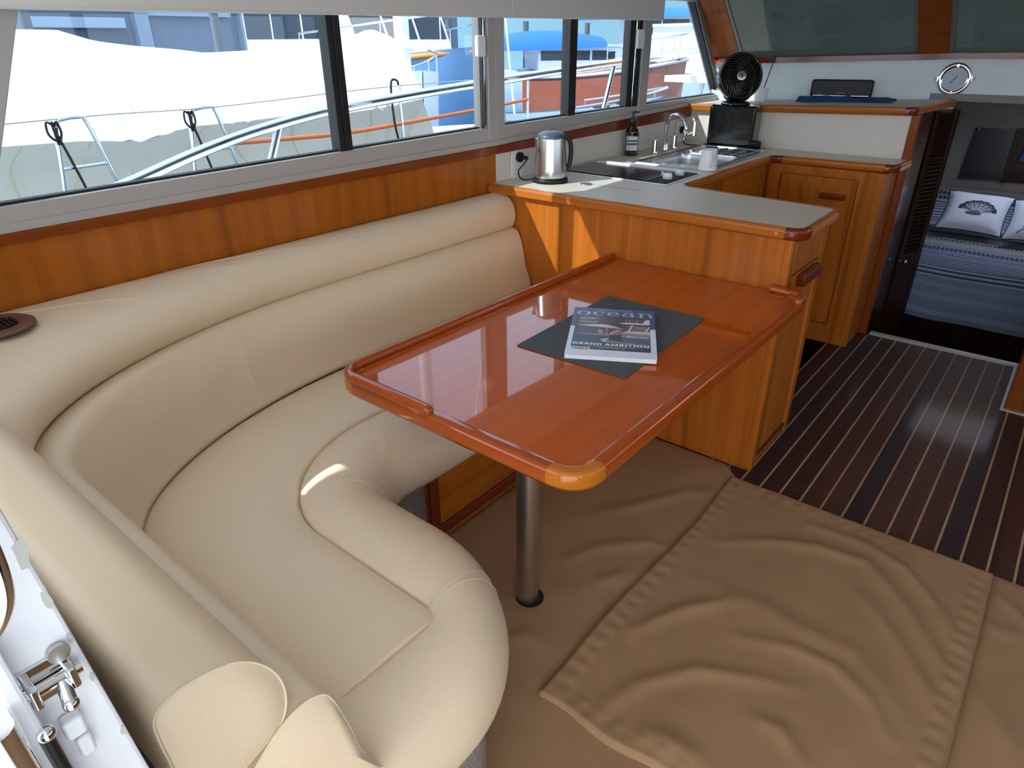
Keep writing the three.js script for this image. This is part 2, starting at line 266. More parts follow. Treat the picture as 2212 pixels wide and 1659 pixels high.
// windscreen, dash panel and the bulkhead ahead of the galley
const dashA = [-1.72, -4.22], dashB = [-0.62, -4.5], dz = (x) => (x < -0.62 ? ln(x, dashA[0], dashA[1], dashB[0], dashB[1]) : -4.5);
const shelfY = (x) => 1.132 + 0.03 * (x + 1.5), dashTop = (x) => (x < -0.62 ? ln(x, -1.72, 1.322, -0.62, 1.352) : 1.352 + (x + 0.62) * 0.012);
function along(x0, x1, lo, hi, d0, d1, n = 1, rake = 0) {      // slab following the dash line in plan; d forward of it
  const g = grid(5, n + 1, (r, c) => { const x = lerp(x0, x1, c / n), q = [[d0, lo(x)], [d1, lo(x)], [d1, hi(x)], [d0, hi(x)], [d0, lo(x)]][r], base = lo(x); return [x, q[1], dz(x) - q[0] + rake * (q[1] - base)]; });
  const ends = [0, 1].map((e) => { const x = e ? x1 : x0, a = [x, lo(x), dz(x) - d0], b = [x, lo(x), dz(x) - d1], c = [x, hi(x), dz(x) - d1 + rake * (hi(x) - lo(x))], d = [x, hi(x), dz(x) - d0 + rake * (hi(x) - lo(x))]; return grid(2, 2, (r, k) => [a, b, d, c][r * 2 + k]); });
  const m = merge(g, ends); m.computeVertexNormals(); return uvm(m, 'x');
}
const wallF = struct('wall_forward', 'forward bulkhead and white dash panel under the windscreen');
part(wallF, 'dash_panel', along(-1.86, -0.62, (x) => shelfY(x) - 0.05, dashTop, 0, 0.03), M.panelWhite, 'white dash panel');
part(wallF, 'dash_panel', along(-0.62, 1.9, () => 1.168, dashTop, 0, 0.03), M.panelWhite, 'white dash panel over the cabin doorway');
part(wallF, 'wood_trim', along(-1.86, -0.62, dashTop, (x) => dashTop(x) + 0.028, -0.03, 0.03), M.trim);
part(wallF, 'wood_trim', along(-0.62, 1.9, dashTop, (x) => dashTop(x) + 0.028, -0.03, 0.03), M.trim);
part(wallF, 'bulkhead_board', box(-1.85, -0.70, -0.3, 0.90, -3.92, -3.875, 0.002), M.darkwood);
part(wallF, 'splashback', prism([[-1.845, 0.9], [-0.688, 0.9], [-0.688, 1.118], [-1.845, 1.090]], 'z', -3.9, -3.87), M.splash, 'pale laminate splashback under the shelf');
part(wallF, 'door_trim', prism([[-0.690, 0.0], [-0.652, 0.0], [-0.652, 1.125], [-0.690, 1.122]], 'z', -3.9, -3.858, { bevel: 0.004 }), M.teakDark, 'teak door post');
part(wallF, 'bulkhead_board', box(0.5, 1.9, -0.3, 1.35, -3.95, -3.9, 0.002), M.teakDark);
const wsT = (x) => dashTop(x) + 0.028, RK = 1.19;
const win3 = struct('window_4', 'raked windscreen covered outside by grey fabric', null, null, 'window');
const cover = new THREE.MeshPhysicalMaterial({ color: '#a3a498', roughness: 0.85, transmission: 0.5, thickness: 0, bumpMap: rep(weaveT, 10), bumpScale: 0.0005, map: rep(mottleT, 0.8) });
for (const [a, b] of [[-1.72, -0.835], [-0.70, 0.9]]) {
  part(win3, 'pane', along(a, b, wsT, (x) => 1.95, 0.0, 0.004, 1, RK), M.glass);
  part(win3, 'fabric_cover', along(a - 0.05, b + 0.05, wsT, (x) => 1.97, 0.02, 0.026, 8, RK), cover, 'grey green fabric windscreen cover');
  part(win3, 'window_frame', along(a, b, wsT, (x) => wsT(x) + 0.012, -0.012, 0.008, 1, RK), M.aluDark);
  part(win3, 'window_frame', along(a, a + 0.022, wsT, () => 1.95, -0.012, 0.008, 1, RK), M.aluDark);
  part(win3, 'window_frame', along(b - 0.022, b, wsT, () => 1.95, -0.012, 0.008, 1, RK), M.aluDark);
}
part(win3, 'centre_post', along(-0.835, -0.70, wsT, () => 1.97, -0.03, 0.03, 1, RK), M.teakDark, 'teak post between the windscreen panes');
part(win3, 'side_post', along(-1.90, -1.712, wsT, () => 1.97, -0.02, 0.03, 1, RK), M.teakDark);
part(win3, 'roof_edge', box(-2.0, 2.0, 1.9, 1.97, -3.95, -3.7, 0.005), M.white);

// floor: teak planks with pale strips
const floor = struct('floor', 'dark teak cabin floor with pale inlaid strips');
part(floor, 'subfloor', box(-0.78, 1.95, -0.12, -0.006, -3.88, 0.0, 0.001), M.blackmatte);
part(floor, 'subfloor', box(-1.95, -0.78, -0.12, -0.006, -2.2, 0.0, 0.001), M.blackmatte);
for (let i = -3; i < 21; i++) {
  const x0 = -0.5690 + 0.0702 * i;
  part(floor, 'plank', box(x0 + 0.0035, x0 + 0.0667, -0.01, 0, -3.872, -2.02, 0.0008, 'z'), M.plank[Math.floor(hash(i + 9, 3) * 4)]);
  part(floor, 'holly_strip', box(x0 - 0.0035, x0 + 0.0035, -0.01, -0.0002, -3.872, -2.02, 0.0004, 'z'), M.holly);
}
part(floor, 'galley_well', box(-1.9, -0.78, -0.32, -0.22, -3.9, -2.2, 0.002, 'z'), M.plank[0], 'recessed galley floor');
struct('trim_1', 'pale metal threshold strip at the forward doorway', box(-0.635, 0.045, -0.004, 0.012, -3.905, -3.868, 0.003), M.alu, 'threshold');

// open aft door leaf close to the camera
const door = struct('door_1', 'white open aft door leaf with chrome fittings', null, null, 'door');
part(door, 'door_leaf', prism([[-0.0923, 0.7], [0.75, 0.7], [0.75, 1.6], [-0.026, 1.6]].map((p) => p), 'x', -0.482, -0.45, { bevel: 0.003 }), M.gel);
const D = -0.45;
part(door, 'grab_handle', tube([[D, 1.26, -0.038], [D + 0.025, 1.25, -0.038], [D + 0.03, 1.20, -0.040], [D + 0.03, 1.160, -0.037], [D + 0.028, 1.138, -0.025], [D + 0.02, 1.122, -0.006], [D, 1.118, 0.0]], 0.0052, 40, 12), M.chrome, 'bent chrome grab handle');
const bolt = part(door, 'bolt_plate', box(D, D + 0.003, 1.046, 1.078, -0.0575, -0.02, 0.001), M.chrome, 'chrome barrel bolt');
part(bolt, 'barrel', rod([D + 0.008, 1.062, -0.060], [D + 0.008, 1.062, -0.018], 0.0046, 14), M.chrome);
part(bolt, 'bolt_knob', merge(rod([D + 0.010, 1.060, -0.047], [D + 0.021, 1.050, -0.045], 0.0048, 14), new THREE.SphereGeometry(0.0054, 14, 10).translate(D + 0.022, 1.049, -0.045)), M.chrome);
part(bolt, 'guide', box(D, D + 0.017, 1.053, 1.071, -0.056, -0.050, 0.002), M.chrome);
part(bolt, 'guide', box(D, D + 0.017, 1.053, 1.071, -0.033, -0.027, 0.002), M.chrome);
part(bolt, 'strike_lug', rod([D + 0.002, 1.079, -0.052], [D + 0.006, 1.079, -0.052], 0.007, 16), M.brushed);
part(door, 'edge_rail', prism([[-0.0330, 0.86], [-0.014, 0.86], [-0.014, 1.115], [-0.0245, 1.115]], 'x', D, D + 0.020, { bevel: 0.003 }), M.gel, 'white raised door rail');
part(door, 'closing_strip', rod([D + 0.016, 0.85, -0.0315], [D + 0.021, 1.035, -0.0255], 0.0045, 12), M.black, 'black spring catch');
part(door, 'catch_screw', new THREE.SphereGeometry(0.006, 14, 10).translate(D + 0.021, 1.037, -0.0265), M.chrome);
part(door, 'grab_rail', rod([D + 0.034, 0.80, -0.0125], [D + 0.034, 1.075, -0.0045], 0.0105, 18), M.chrome, 'chrome grab rail');
part(door, 'keeper', box(D, D + 0.012, 1.007, 1.025, -0.0495, -0.036, 0.003), M.gel, 'white plastic keeper block');
part(door, 'keeper', box(D, D + 0.010, 0.983, 1.003, -0.050, -0.040, 0.003), M.gel);
part(wallA, 'added_gap_lining', box(-1.86, -0.525, 0.45, 0.945, -0.056, -0.049, 0.001), M.carpet, 'carpet coloured lining added to darken the gap behind the seat');  // lining added so the gap between door and seat stays dark
// worn patches of bare grey on the door edge
const bareGrey = std('#c2c3ba', 0.8);
[[1.160, 0.006, 0.026], [1.122, 0.004, 0.018], [1.082, 0.0025, 0.012], [1.04, 0.003, 0.008], [0.975, 0.004, 0.012]].forEach(([y, w, h], i) => { const z0 = -0.056 - (1.2 - y) * 0.0768 + 0.0035, n = 9, q = []; for (let k = 0; k < n; k++) { const a = k / n * Math.PI * 2, r = 0.6 + 0.7 * hash(i * 11 + k, 33); q.push([z0 + w * 0.6 * r * Math.cos(a), y + h / 2 * r * Math.sin(a)]); } part(door, 'paint_chip', prism(q, 'x', D - 0.0002, D + 0.0003), bareGrey, 'chipped paint patch'); });
// ------------------------------------------------------------ the L-shaped seat
const ZF = -2.165;                                   // forward end, against the galley panel
function planPath(k, n1 = 26, nc = 30, n2 = 22, n3 = 18, n4 = 10) {      // k: X,Z,a,b, xEnd or {Xe,a2,b2,zEnd}
  const o = [];
  const z1 = k.Z - k.b; for (let i = 0; i < n1; i++) o.push([k.X, lerp(ZF, z1, i / n1)]);
  for (let i = 0; i <= nc; i++) { const t = i / nc * Math.PI / 2; o.push([k.X + k.a - k.a * Math.cos(t), k.Z - k.b + k.b * Math.sin(t)]); }
  const x1 = k.X + k.a;
  if (k.xEnd !== undefined) { for (let i = 1; i <= n2; i++) o.push([lerp(x1, k.xEnd, i / n2), k.Z]); return o; }
  const x2 = k.Xe - k.a2; for (let i = 1; i < n2; i++) o.push([lerp(x1, x2, i / n2), k.Z]);
  for (let i = 0; i <= n3; i++) { const t = i / n3 * Math.PI / 2; o.push([x2 + k.a2 * Math.sin(t), k.Z + k.b2 - k.b2 * Math.cos(t)]); }
  for (let i = 1; i <= n4; i++) o.push([k.Xe, lerp(k.Z + k.b2, k.zEnd, i / n4)]);
  return o;
}
function smoothProfile(keys, sub = 4) {                // keys: arrays of numbers; Catmull-Rom through them, open
  const out = [], n = keys.length, K = (i) => keys[clamp(i, 0, n - 1)];
  for (let i = 0; i < n - 1; i++) for (let s = 0; s < sub; s++) { const t = s / sub, p0 = K(i - 1), p1 = K(i), p2 = K(i + 1), p3 = K(i + 2); out.push(p1.map((v, j) => 0.5 * (2 * v + (p2[j] - p0[j]) * t + (2 * p0[j] - 5 * v + 4 * p2[j] - p3[j]) * t * t + (3 * v - p0[j] - 3 * p2[j] + p3[j]) * t ** 3))); }
  out.push(keys[n - 1]); return out;
}
function cushion(keys, mk, sub = 4, bump = null, endBulge = 0.012, capStart = true) {
  const prof = smoothProfile(keys, sub), paths = prof.map((k) => planPath(mk(k))), cols = paths[0].length;
  let acc = paths.map(() => 0);
  const pos = (r, c) => {
    const p = paths[r][c]; let y = prof[r][2], x = p[0], z = p[1];
    if (bump) { const d = bump(r / (prof.length - 1), c / (cols - 1), x, y, z); x += d[0]; y += d[1]; z += d[2]; }
    return [x, y, z];
  };
  const arc = []; let s = 0; for (let c = 0; c < cols; c++) { const m = Math.floor(prof.length / 2); if (c) s += Math.hypot(paths[m][c][0] - paths[m][c - 1][0], paths[m][c][1] - paths[m][c - 1][1]); arc.push(s); }
  let rs = 0; const ra = prof.map((k, r) => (r ? (rs += Math.hypot(k[0] - prof[r - 1][0], k[2] - prof[r - 1][2])) : 0));
  const body = grid(prof.length, cols, (r, c) => [...pos(r, c), arc[c], ra[r]]);
  const caps = [];
  for (const c of capStart ? [0, cols - 1] : [cols - 1]) {
    const ring = prof.map((_, r) => pos(r, c)), prev = prof.map((_, r) => pos(r, c ? c - 1 : 1)), ctr = ring.reduce((a, p) => [a[0] + p[0], a[1] + p[1], a[2] + p[2]], [0, 0, 0]).map((v) => v / ring.length);
    const d = [0, 1, 2].map((j) => ring.reduce((a, p, i) => a + p[j] - prev[i][j], 0)), l = Math.hypot(...d), n = d.map((v) => v / l);
    const m = 7; caps.push(grid(m, ring.length + 1, (r, k) => { const f = 1 - r / (m - 1), q = ring[k % ring.length], b = endBulge * (1 - f ** 4); return [0, 1, 2].map((j) => ctr[j] + (q[j] - ctr[j]) * f + n[j] * b).concat([(q[0] + q[2] - ctr[0] - ctr[2]) * f, (q[1] - ctr[1]) * f]); }));
    if (c) caps.ring = ring.map((p) => p.map((v, j) => v + n[j] * 0.001));
  }
  return { geo: merge(body, caps), ring: caps.ring, pos, rows: prof.length, cols };
}
const sofa = thing('corner_sofa', 'cream leather L-shaped corner seat along the side wall and aft bulkhead', 'sofa');
const U = cushion([[-1.885, -0.112, 0.70], [-1.889, -0.108, 0.80], [-1.887, -0.106, 0.868], [-1.868, -0.122, 0.886], [-1.835, -0.150, 0.888], [-1.796, -0.19, 0.876], [-1.768, -0.218, 0.848], [-1.757, -0.234, 0.81], [-1.764, -0.235, 0.772], [-1.785, -0.222, 0.744], [-1.82, -0.19, 0.730], [-1.85, -0.15, 0.715]].map((k, i) => { const w = clamp([0, 0, 0.05, 0.25, 0.5, 0.75, 0.92, 1, 1, 1, 0.9, 0.7][i]); return [...k, w]; }),
  (k) => ({ X: k[0], Z: k[1], a: 0.06 + 0.42 * k[3], b: 0.06 + 0.9 * k[3], xEnd: -0.535 }));
const upper = part(sofa, 'back_cushion', U.geo, M.leather, 'upper padded back roll');
const L = cushion([[-1.85, -0.15, 0.69], [-1.80, -0.21, 0.738], [-1.772, -0.245, 0.752], [-1.742, -0.274, 0.738], [-1.722, -0.287, 0.69], [-1.710, -0.296, 0.64], [-1.698, -0.304, 0.585], [-1.680, -0.318, 0.54], [-1.672, -0.330, 0.516], [-1.684, -0.322, 0.498], [-1.72, -0.29, 0.485]],
  (k) => { const t = clamp((k[0] + 1.80) / 0.14); return { X: k[0], Z: k[1] - 0.02 * t, a: lerp(0.5, 0.43, t), b: lerp(0.99, 0.86, t), xEnd: -0.532 }; }, 4,
  (r, c, x, y, z) => { const f = Math.exp(-(((x + 1.64) / 0.12) ** 2) - ((z + 0.78) / 0.16) ** 2); const w = Math.sin((z * 0.8 - x * 0.3) * 60) * 0.0035 * f * Math.exp(-(((y - 0.62) / 0.07) ** 2)); return [w, 0, -w * 0.4]; });
const lower = part(sofa, 'back_cushion', L.geo, M.leather, 'lower padded back roll');
const S = cushion([[-1.73, -0.28, 0.42], [-1.715, -0.29, 0.478], [-1.685, -0.325, 0.493], [-1.655, -0.35, 0.506], [-1.60, -0.40, 0.519], [-1.50, -0.48, 0.527], [-1.42, -0.55, 0.524], [-1.37, -0.595, 0.515], [-1.346, -0.612, 0.500], [-1.34, -0.616, 0.44], [-1.36, -0.6, 0.40]],
  (k) => { const t = clamp((k[0] + 1.665) / 0.32); return { X: k[0], Z: k[1], a: lerp(0.43, 0.31, t), b: lerp(0.86, 0.38, t), xEnd: -0.672 }; }, 4,
  (r, c, x, y, z) => { let h = 0; for (let i = 0; i < 5; i++) { const d = ((x + 1.28 + 0.02 * i) * 0.45 + (z + 0.80 - 0.055 * i) * 0.89); const l = (x + 1.36); h += 0.0028 * Math.exp(-((d / 0.014) ** 2)) * Math.exp(-((l / 0.10) ** 2)); } return [0, -h, 0]; }, 0.004);
part(sofa, 'seat_cushion', S.geo, M.leather, 'wide seat pad');
const BK = [[-1.352, -0.606, 0.42], [-1.347, -0.611, 0.49], [-1.335, -0.624, 0.512], [-1.295, -0.672, 0.524], [-1.24, -0.735, 0.518], [-1.185, -0.792, 0.492], [-1.155, -0.830, 0.45], [-1.147, -0.845, 0.405], [-1.155, -0.838, 0.36], [-1.185, -0.806, 0.325], [-1.24, -0.742, 0.312], [-1.33, -0.65, 0.312]];
const Bo = cushion(BK, (k) => { const t = clamp((k[0] + 1.352) / 0.205); return { X: k[0], Z: k[1], a: lerp(0.32, 0.09, t), b: lerp(0.38, 0.11, t), Xe: lerp(-0.692, -0.515, t), a2: lerp(0.03, 0.40, t), b2: lerp(0.03, 0.34, t), zEnd: -0.13 }; }, 4,
  (r, c, x, y, z) => { let h = 0; const fx = x + 1.19, fz = z + 0.90; for (let i = 0; i < 3; i++) { const d = Math.hypot(fx + 0.06, fz - 0.03) - 0.085 - 0.035 * i, ang = Math.atan2(fz - 0.03, fx + 0.06); h += 0.005 * Math.exp(-((d / 0.010) ** 2)) * Math.exp(-(((ang + 1.0) / 0.7) ** 2)); } return [-h * 0.5, h, 0]; }, 0.006);
part(sofa, 'front_bolster', Bo.geo, M.leather, 'rounded front edge roll');
// piping along the cushion ends and stitched seams across the rolls
const ringTube = (ring, r, from = 0, to = 1) => { const a = Math.floor(from * (ring.length - 1)), b = Math.ceil(to * (ring.length - 1)), q = ring.slice(a, b + 1).filter((_, i) => i % 2 === 0); return tube(q, r, 90, 6); };
part(upper, 'piping', ringTube(U.ring, 0.0013), M.stitch); part(lower, 'piping', ringTube(L.ring, 0.0013, 0.05, 0.95), M.stitch);
function seam(C, c, r0, r1, r = 0.0011, dc = 0) { const q = []; for (let i = Math.floor(r0 * (C.rows - 1)); i <= Math.ceil(r1 * (C.rows - 1)); i++) { const a = C.pos(i, c + dc), b = C.pos(Math.min(C.rows - 1, i + 1), c + dc), e = C.pos(Math.max(0, i - 1), c + dc), f = C.pos(i, c + dc + 1), t = V(b).sub(V(e)), s = V(f).sub(V(a)), n = s.cross(t).normalize(); if (n.y < -0.2 && i < C.rows * 0.5) n.negate(); q.push(a.map((v, j) => v + n.getComponent(j) * 0.0002)); } return tube(q, r, 60, 6); }
const bolster = sofa.children[3];
const nB = 26 + 31 + 21;
for (const [C, c, a, b, host] of [[Bo, nB + 6, 0.12, 0.72, bolster], [Bo, nB + 7, 0.12, 0.72, bolster], [Bo, 26 + 20, 0.12, 0.6, bolster], [Bo, Bo.cols - 6, 0.1, 0.6, bolster], [U, 34, 0.2, 0.78, upper], [L, 34, 0.2, 0.8, lower], [U, 20, 0.2, 0.78, upper]]) part(host, 'seam', seam(C, c, a, b), M.stitch);
// carpeted plinth with a teak locker front
const plinth = flat(outline([[-1.885, ZF], [-1.275, ZF], [-1.275, -0.785, 0.03], [-0.74, -0.785, 0.06], [-0.588, -0.63, 0.10], [-0.588, -0.12], [-1.885, -0.10]]));
part(sofa, 'plinth', prism(plinth, 'y', 0.0, 0.33), M.carpet, 'grey beige carpeted base');
const lf = part(sofa, 'locker_front', box(-1.276, -1.262, 0.006, 0.305, -1.95, -1.125, 0.003, 'z'), M.teakMid, 'dark teak locker panel');
part(lf, 'rail', box(-1.264, -1.252, 0.268, 0.305, -1.95, -1.125, 0.003, 'z'), M.trim); part(lf, 'rail', box(-1.264, -1.252, 0.03, 0.068, -1.95, -1.125, 0.003, 'z'), M.trim);
part(lf, 'stile', box(-1.264, -1.2515, 0.03, 0.305, -1.165, -1.125, 0.003, 'y'), M.trim);
// round speaker grille let into the corner of the seat back
const vg = part(sofa, 'speaker_grille', lathe([[0, 0.004], [0.045, 0.004], [0.05, 0.009], [0.07, 0.010], [0.078, 0.006], [0.079, 0], [0, 0]], 48).translate(-1.755, 0.889, -0.335), M.vent, 'round brown grille');
part(vg, 'grille_centre', new THREE.CylinderGeometry(0.045, 0.045, 0.004, 40).translate(-1.755, 0.895, -0.335), M.hole);
for (let i = -4; i <= 4; i++) { const h = Math.sqrt(0.045 ** 2 - (i * 0.0095) ** 2); part(vg, 'slat', box(-1.755 - h, -1.755 + h, 0.896, 0.900, -0.337 + i * 0.0095, -0.333 + i * 0.0095, 0.0005), M.black); }

// ------------------------------------------------------------ the table
const TY = 0.715, table = thing('saloon_table', 'varnished teak table with raised rim on a steel post', 'table', [0, 0, 0]);
const tOut = [[-1.285, -2.155, 0.02], [-0.545, -2.165, 0.06], [-0.545, -0.865, 0.085], [-1.285, -0.865, 0.07]];
part(table, 'table_top', prism(flat(outline(tOut.map(([x, z, r]) => [x + (x < -1 ? 0.03 : -0.03), z + (z < -1.5 ? 0.005 : -0.03), Math.max(0.01, r - 0.028)]))), 'y', TY - 0.034, TY - 0.001, { grain: 'z' }), M.table, 'glossy table board');
// solid edging: travel direction keeps the outside on the left
const tSegs = outline([[-1.285, -2.155, 0.02], [-1.285, -0.865, 0.07], [-0.545, -0.865, 0.085], [-0.545, -2.165, 0.06], [-0.60, -2.1655]], false);
const edgeSec = (top) => [[0, TY - 0.030], [-0.006, TY - 0.040], [-0.034, TY - 0.041], [-0.034, TY], [-0.030, TY + top], [-0.012, TY + top + 0.0015], [-0.004, TY + top - 0.003], [0, TY + top - 0.010]].map(([d, y]) => [-d, y]);
tSegs.forEach((s) => part(table, s.type === 'arc' ? 'corner_block' : 'edging', uvm(sweep(s, edgeSec(s.pts[0][0] < -1.2 && s.pts[s.pts.length - 1][0] < -1.2 ? 0.001 : 0.002)), s.type === 'line' && Math.abs(s.pts[0][0] - s.pts[1][0]) < 0.1 ? 'z' : 'x'), s.type === 'arc' ? M.tableEdge : M.fiddle));
// raised rim on the seat side and at the far corner
const rimSec = [[-0.001, TY - 0.004], [-0.025, TY - 0.004], [-0.027, TY + 0.010], [-0.022, TY + 0.018], [-0.013, TY + 0.021], [-0.004, TY + 0.018], [0.0, TY + 0.010]].map(([d, y]) => [-d, y]);
function rim(pts, name = 'rim') { const g = outline(pts, false).map((s) => sweep(s, rimSec)); const ends = [pts[0], pts[pts.length - 1]].map((p, i) => { const q = i ? pts[pts.length - 2] : pts[1], l = Math.hypot(q[0] - p[0], q[1] - p[1]), t = [(q[0] - p[0]) / l * (i ? -1 : 1), (q[1] - p[1]) / l * (i ? -1 : 1)]; return new THREE.SphereGeometry(0.0135, 14, 10).scale(1, 1.1, 1).translate(p[0] + t[1] * 0.013, TY + 0.006, p[1] - t[0] * 0.013); }); part(table, name, uvm(merge(g, ends), 'z'), M.fiddle, 'raised rim'); }
rim([[-1.285, -2.15], [-1.285, -0.865, 0.07], [-0.965, -0.865]]);
rim([[-0.545, -2.085], [-0.545, -2.165, 0.06], [-0.665, -2.1655]].map((p) => p));
const post = part(table, 'post', lathe([[0, 0.005], [0.0325, 0.005], [0.0325, TY - 0.05], [0, TY - 0.05]], 48).translate(-0.890, 0, -1.148), M.brushed, 'brushed steel post');
part(post, 'post_plate', new THREE.CylinderGeometry(0.09, 0.09, 0.012, 40).translate(-0.890, TY - 0.048, -1.148), M.steel);
part(post, 'floor_socket', new THREE.CylinderGeometry(0.0405, 0.0405, 0.003, 40).translate(-0.883, 0.0075, -1.150), M.hole);

// placemat and magazine
solo('placemat', 'dark grey rectangular placemat lying on the teak table', 'placemat', prism(roundRect(-0.165, 0.165, -0.245, 0.245, 0.004), 'y', 0, 0.0022), M.mat, [-0.885, TY, -1.538]).rotation.y = 0.035;
const mag = thing('magazine', 'thick glossy magazine with a blue and white yacht cover on the placemat', 'magazine', [-0.875, TY + 0.0024, -1.505]);
mag.rotation.y = 0.52;
const cv = document.createElement('canvas'); cv.width = 700; cv.height = 1024; const cx = cv.getContext('2d');
(() => {
  const R = (c, x, y, w, h) => { cx.fillStyle = c; cx.fillRect(x, y, w, h); }, T = (c, f, s, x, y, al = 'center') => { cx.fillStyle = c; cx.font = f; cx.textAlign = al; cx.fillText(s, x, y); };
  const Po = (c, p) => { cx.fillStyle = c; cx.beginPath(); p.forEach((q, i) => (i ? cx.lineTo(...q) : cx.moveTo(...q))); cx.closePath(); cx.fill(); };
  R('#e9ebf2', 0, 0, 700, 1024); R('#27437c', 0, 0, 700, 440);
  R('#2d2a28', 36, 120, 620, 790); R('#2b3138', 36, 470, 620, 440); R('#22405c', 36, 560, 250, 350); R('#25303f', 36, 780, 620, 130);
  Po('#27437c', [[36, 60], [660, 60], [660, 150], [430, 150], [380, 175], [36, 130]]);
  Po('#3b372f', [[60, 230], [330, 210], [420, 300], [80, 380]]); Po('#4b3c2c', [[80, 440], [640, 430], [640, 560], [80, 560]]);
  Po('#e0ccc4', [[60, 410], [250, 375], [300, 380], [440, 455], [340, 452], [60, 418]]);      // canopy
  Po('#e6d8d2', [[400, 330], [470, 312], [600, 312], [612, 250], [640, 225], [655, 225], [655, 345], [430, 350]]);
  for (const x of [455, 490, 540, 556]) R('#c9bfb8', x, 255, 4, 60); R('#c9bfb8', 455, 255, 150, 4);
  R('#d8c7c0', 300, 420, 6, 120); Po('#e5cfc6', [[505, 370], [520, 370], [490, 500], [470, 500]]); Po('#e5cfc6', [[645, 380], [655, 395], [630, 495], [612, 495]]);
  Po('#d9bfb6', [[470, 495], [656, 490], [656, 570], [420, 545]]); Po('#8c7f9b', [[70, 580], [300, 590], [420, 545], [656, 560], [656, 720], [560, 740], [430, 640], [300, 625], [70, 600]]); Po('#5b5670', [[430, 640], [656, 610], [656, 760], [520, 800], [430, 760]]);
  for (const [c, x, y, r] of [['#d88a63', 255, 560, 22], ['#c97752', 300, 566, 18], ['#b4a0b4', 250, 520, 22], ['#e0a070', 370, 530, 22], ['#c98a58', 400, 505, 26], ['#e5b48a', 345, 560, 16], ['#8e5a3c', 385, 470, 14]]) { cx.fillStyle = c; cx.beginPath(); cx.arc(x, y, r, 0, 7); cx.fill(); }
  Po('#1c2026', [[330, 600], [430, 585], [420, 640], [330, 640]]); Po('#8a8290', [[280, 700], [560, 760], [656, 770], [656, 790], [300, 760]]); Po('#b9b0bd', [[260, 690], [330, 660], [300, 760], [270, 740]]);
  T('#d8d6ea', 'italic bold 54px serif', 'Bucely', 555, 640);
  cx.save(); cx.translate(360, 178); cx.scale(1.36, 1); T('#a9c4cc', '178px serif', 'ocean', 0, 0); cx.restore();
  T('#dfe6f2', 'bold 19px sans-serif', 'THE WORLD OF LUXURY YACHTING', 350, 48);
  for (const [s, y] of [['SUPERYACHT', 250], ['CHARTERS', 278], ['BEHIND THE', 332], ['LAUNCHES', 360]]) T('#d8d4cc', 'bold 27px sans-serif', s, 66, y, 'left');
  for (const [s, y] of [['THE WORLD OF', 408], ['SAILING', 436], ['AND MORE', 464]]) T('#d8d4cc', 'bold 24px sans-serif', s, 630, y, 'right');
  cx.save(); cx.translate(345, 822); cx.scale(1.15, 1); T('#ffffff', 'bold 60px sans-serif', 'GRAND AMBITION', 0, 0); cx.restore();
  T('#c8ccd6', 'bold 21px sans-serif', 'THE NEW FLAGSHIP FROM THE YARD', 350, 852); T('#c8ccd6', 'bold 21px sans-serif', 'TAKES TO THE WATER', 350, 878);
  R('#e9ebf2', 36, 868, 150, 60); for (let i = 0; i < 30; i++) R('#333', 46 + i * 4.4, 874, 1.2 + 2.4 * hash(i, 4), 46);
  T('#8a8f99', '18px sans-serif', 'ISSUE 100', 350, 965);
})();
const coverT = new THREE.CanvasTexture(cv); coverT.colorSpace = THREE.SRGBColorSpace;
part(mag, 'pages', prism(rect(-0.117, 0.117, -0.171, 0.171), 'y', 0, 0.0125, { bevel: 0.001 }), M.paper, 'white page block');
const coverG = new THREE.BoxGeometry(0.236, 0.0006, 0.344);
part(mag, 'front_cover', coverG.translate(0, 0.0131, 0), new THREE.MeshPhysicalMaterial({ map: coverT, roughness: 0.35, clearcoat: 0.25, clearcoatRoughness: 0.25 }), 'printed front cover');

// ------------------------------------------------------------ canvas floor covers
const ridO = [[[-0.552, -1.704], [-0.429, -1.812], [-0.299, -1.879], [-0.162, -1.899], [-0.035, -1.781], [0.082, -1.63], [0.116, -1.556]], [[-0.346, -1.978], [-0.184, -1.987], [-0.069, -1.94], [0.048, -1.825], [0.109, -1.702]], [[-0.579, -1.218], [-0.507, -1.376], [-0.416, -1.496]], [[-0.516, -0.982], [-0.479, -1.082], [-0.391, -1.209], [-0.286, -1.266], [-0.182, -1.314]], [[-0.136, -1.747], [-0.039, -1.655], [0.077, -1.506], [0.104, -1.443]], [[-0.514, -1.516], [-0.355, -1.522], [-0.217, -1.511], [-0.095, -1.517], [0.049, -1.382]], [[-0.228, -1.166], [-0.164, -1.178], [-0.101, -1.124]], [[-0.405, -0.974], [-0.336, -0.984], [-0.276, -0.982]], [[-0.363, -1.371], [-0.223, -1.433], [-0.12, -1.438], [-0.027, -1.388], [0.034, -1.308]]];
const ridB = [[[-0.965, -1.559], [-0.857, -1.714], [-0.762, -1.889], [-0.651, -1.987]], [[-0.892, -1.33], [-0.841, -1.457], [-0.732, -1.574], [-0.65, -1.596]], [[-0.76, -1.317], [-0.713, -1.406]], [[-0.834, -0.979], [-0.804, -1.035], [-0.729, -1.023]], [[0.165, -2.003], [0.224, -1.944], [0.273, -1.886]], [[0.161, -1.601], [0.217, -1.519], [0.249, -1.444]], [[0.166, -1.853], [0.206, -1.843], [0.241, -1.881]], [[-0.648, -1.407], [-0.632, -1.499]]];
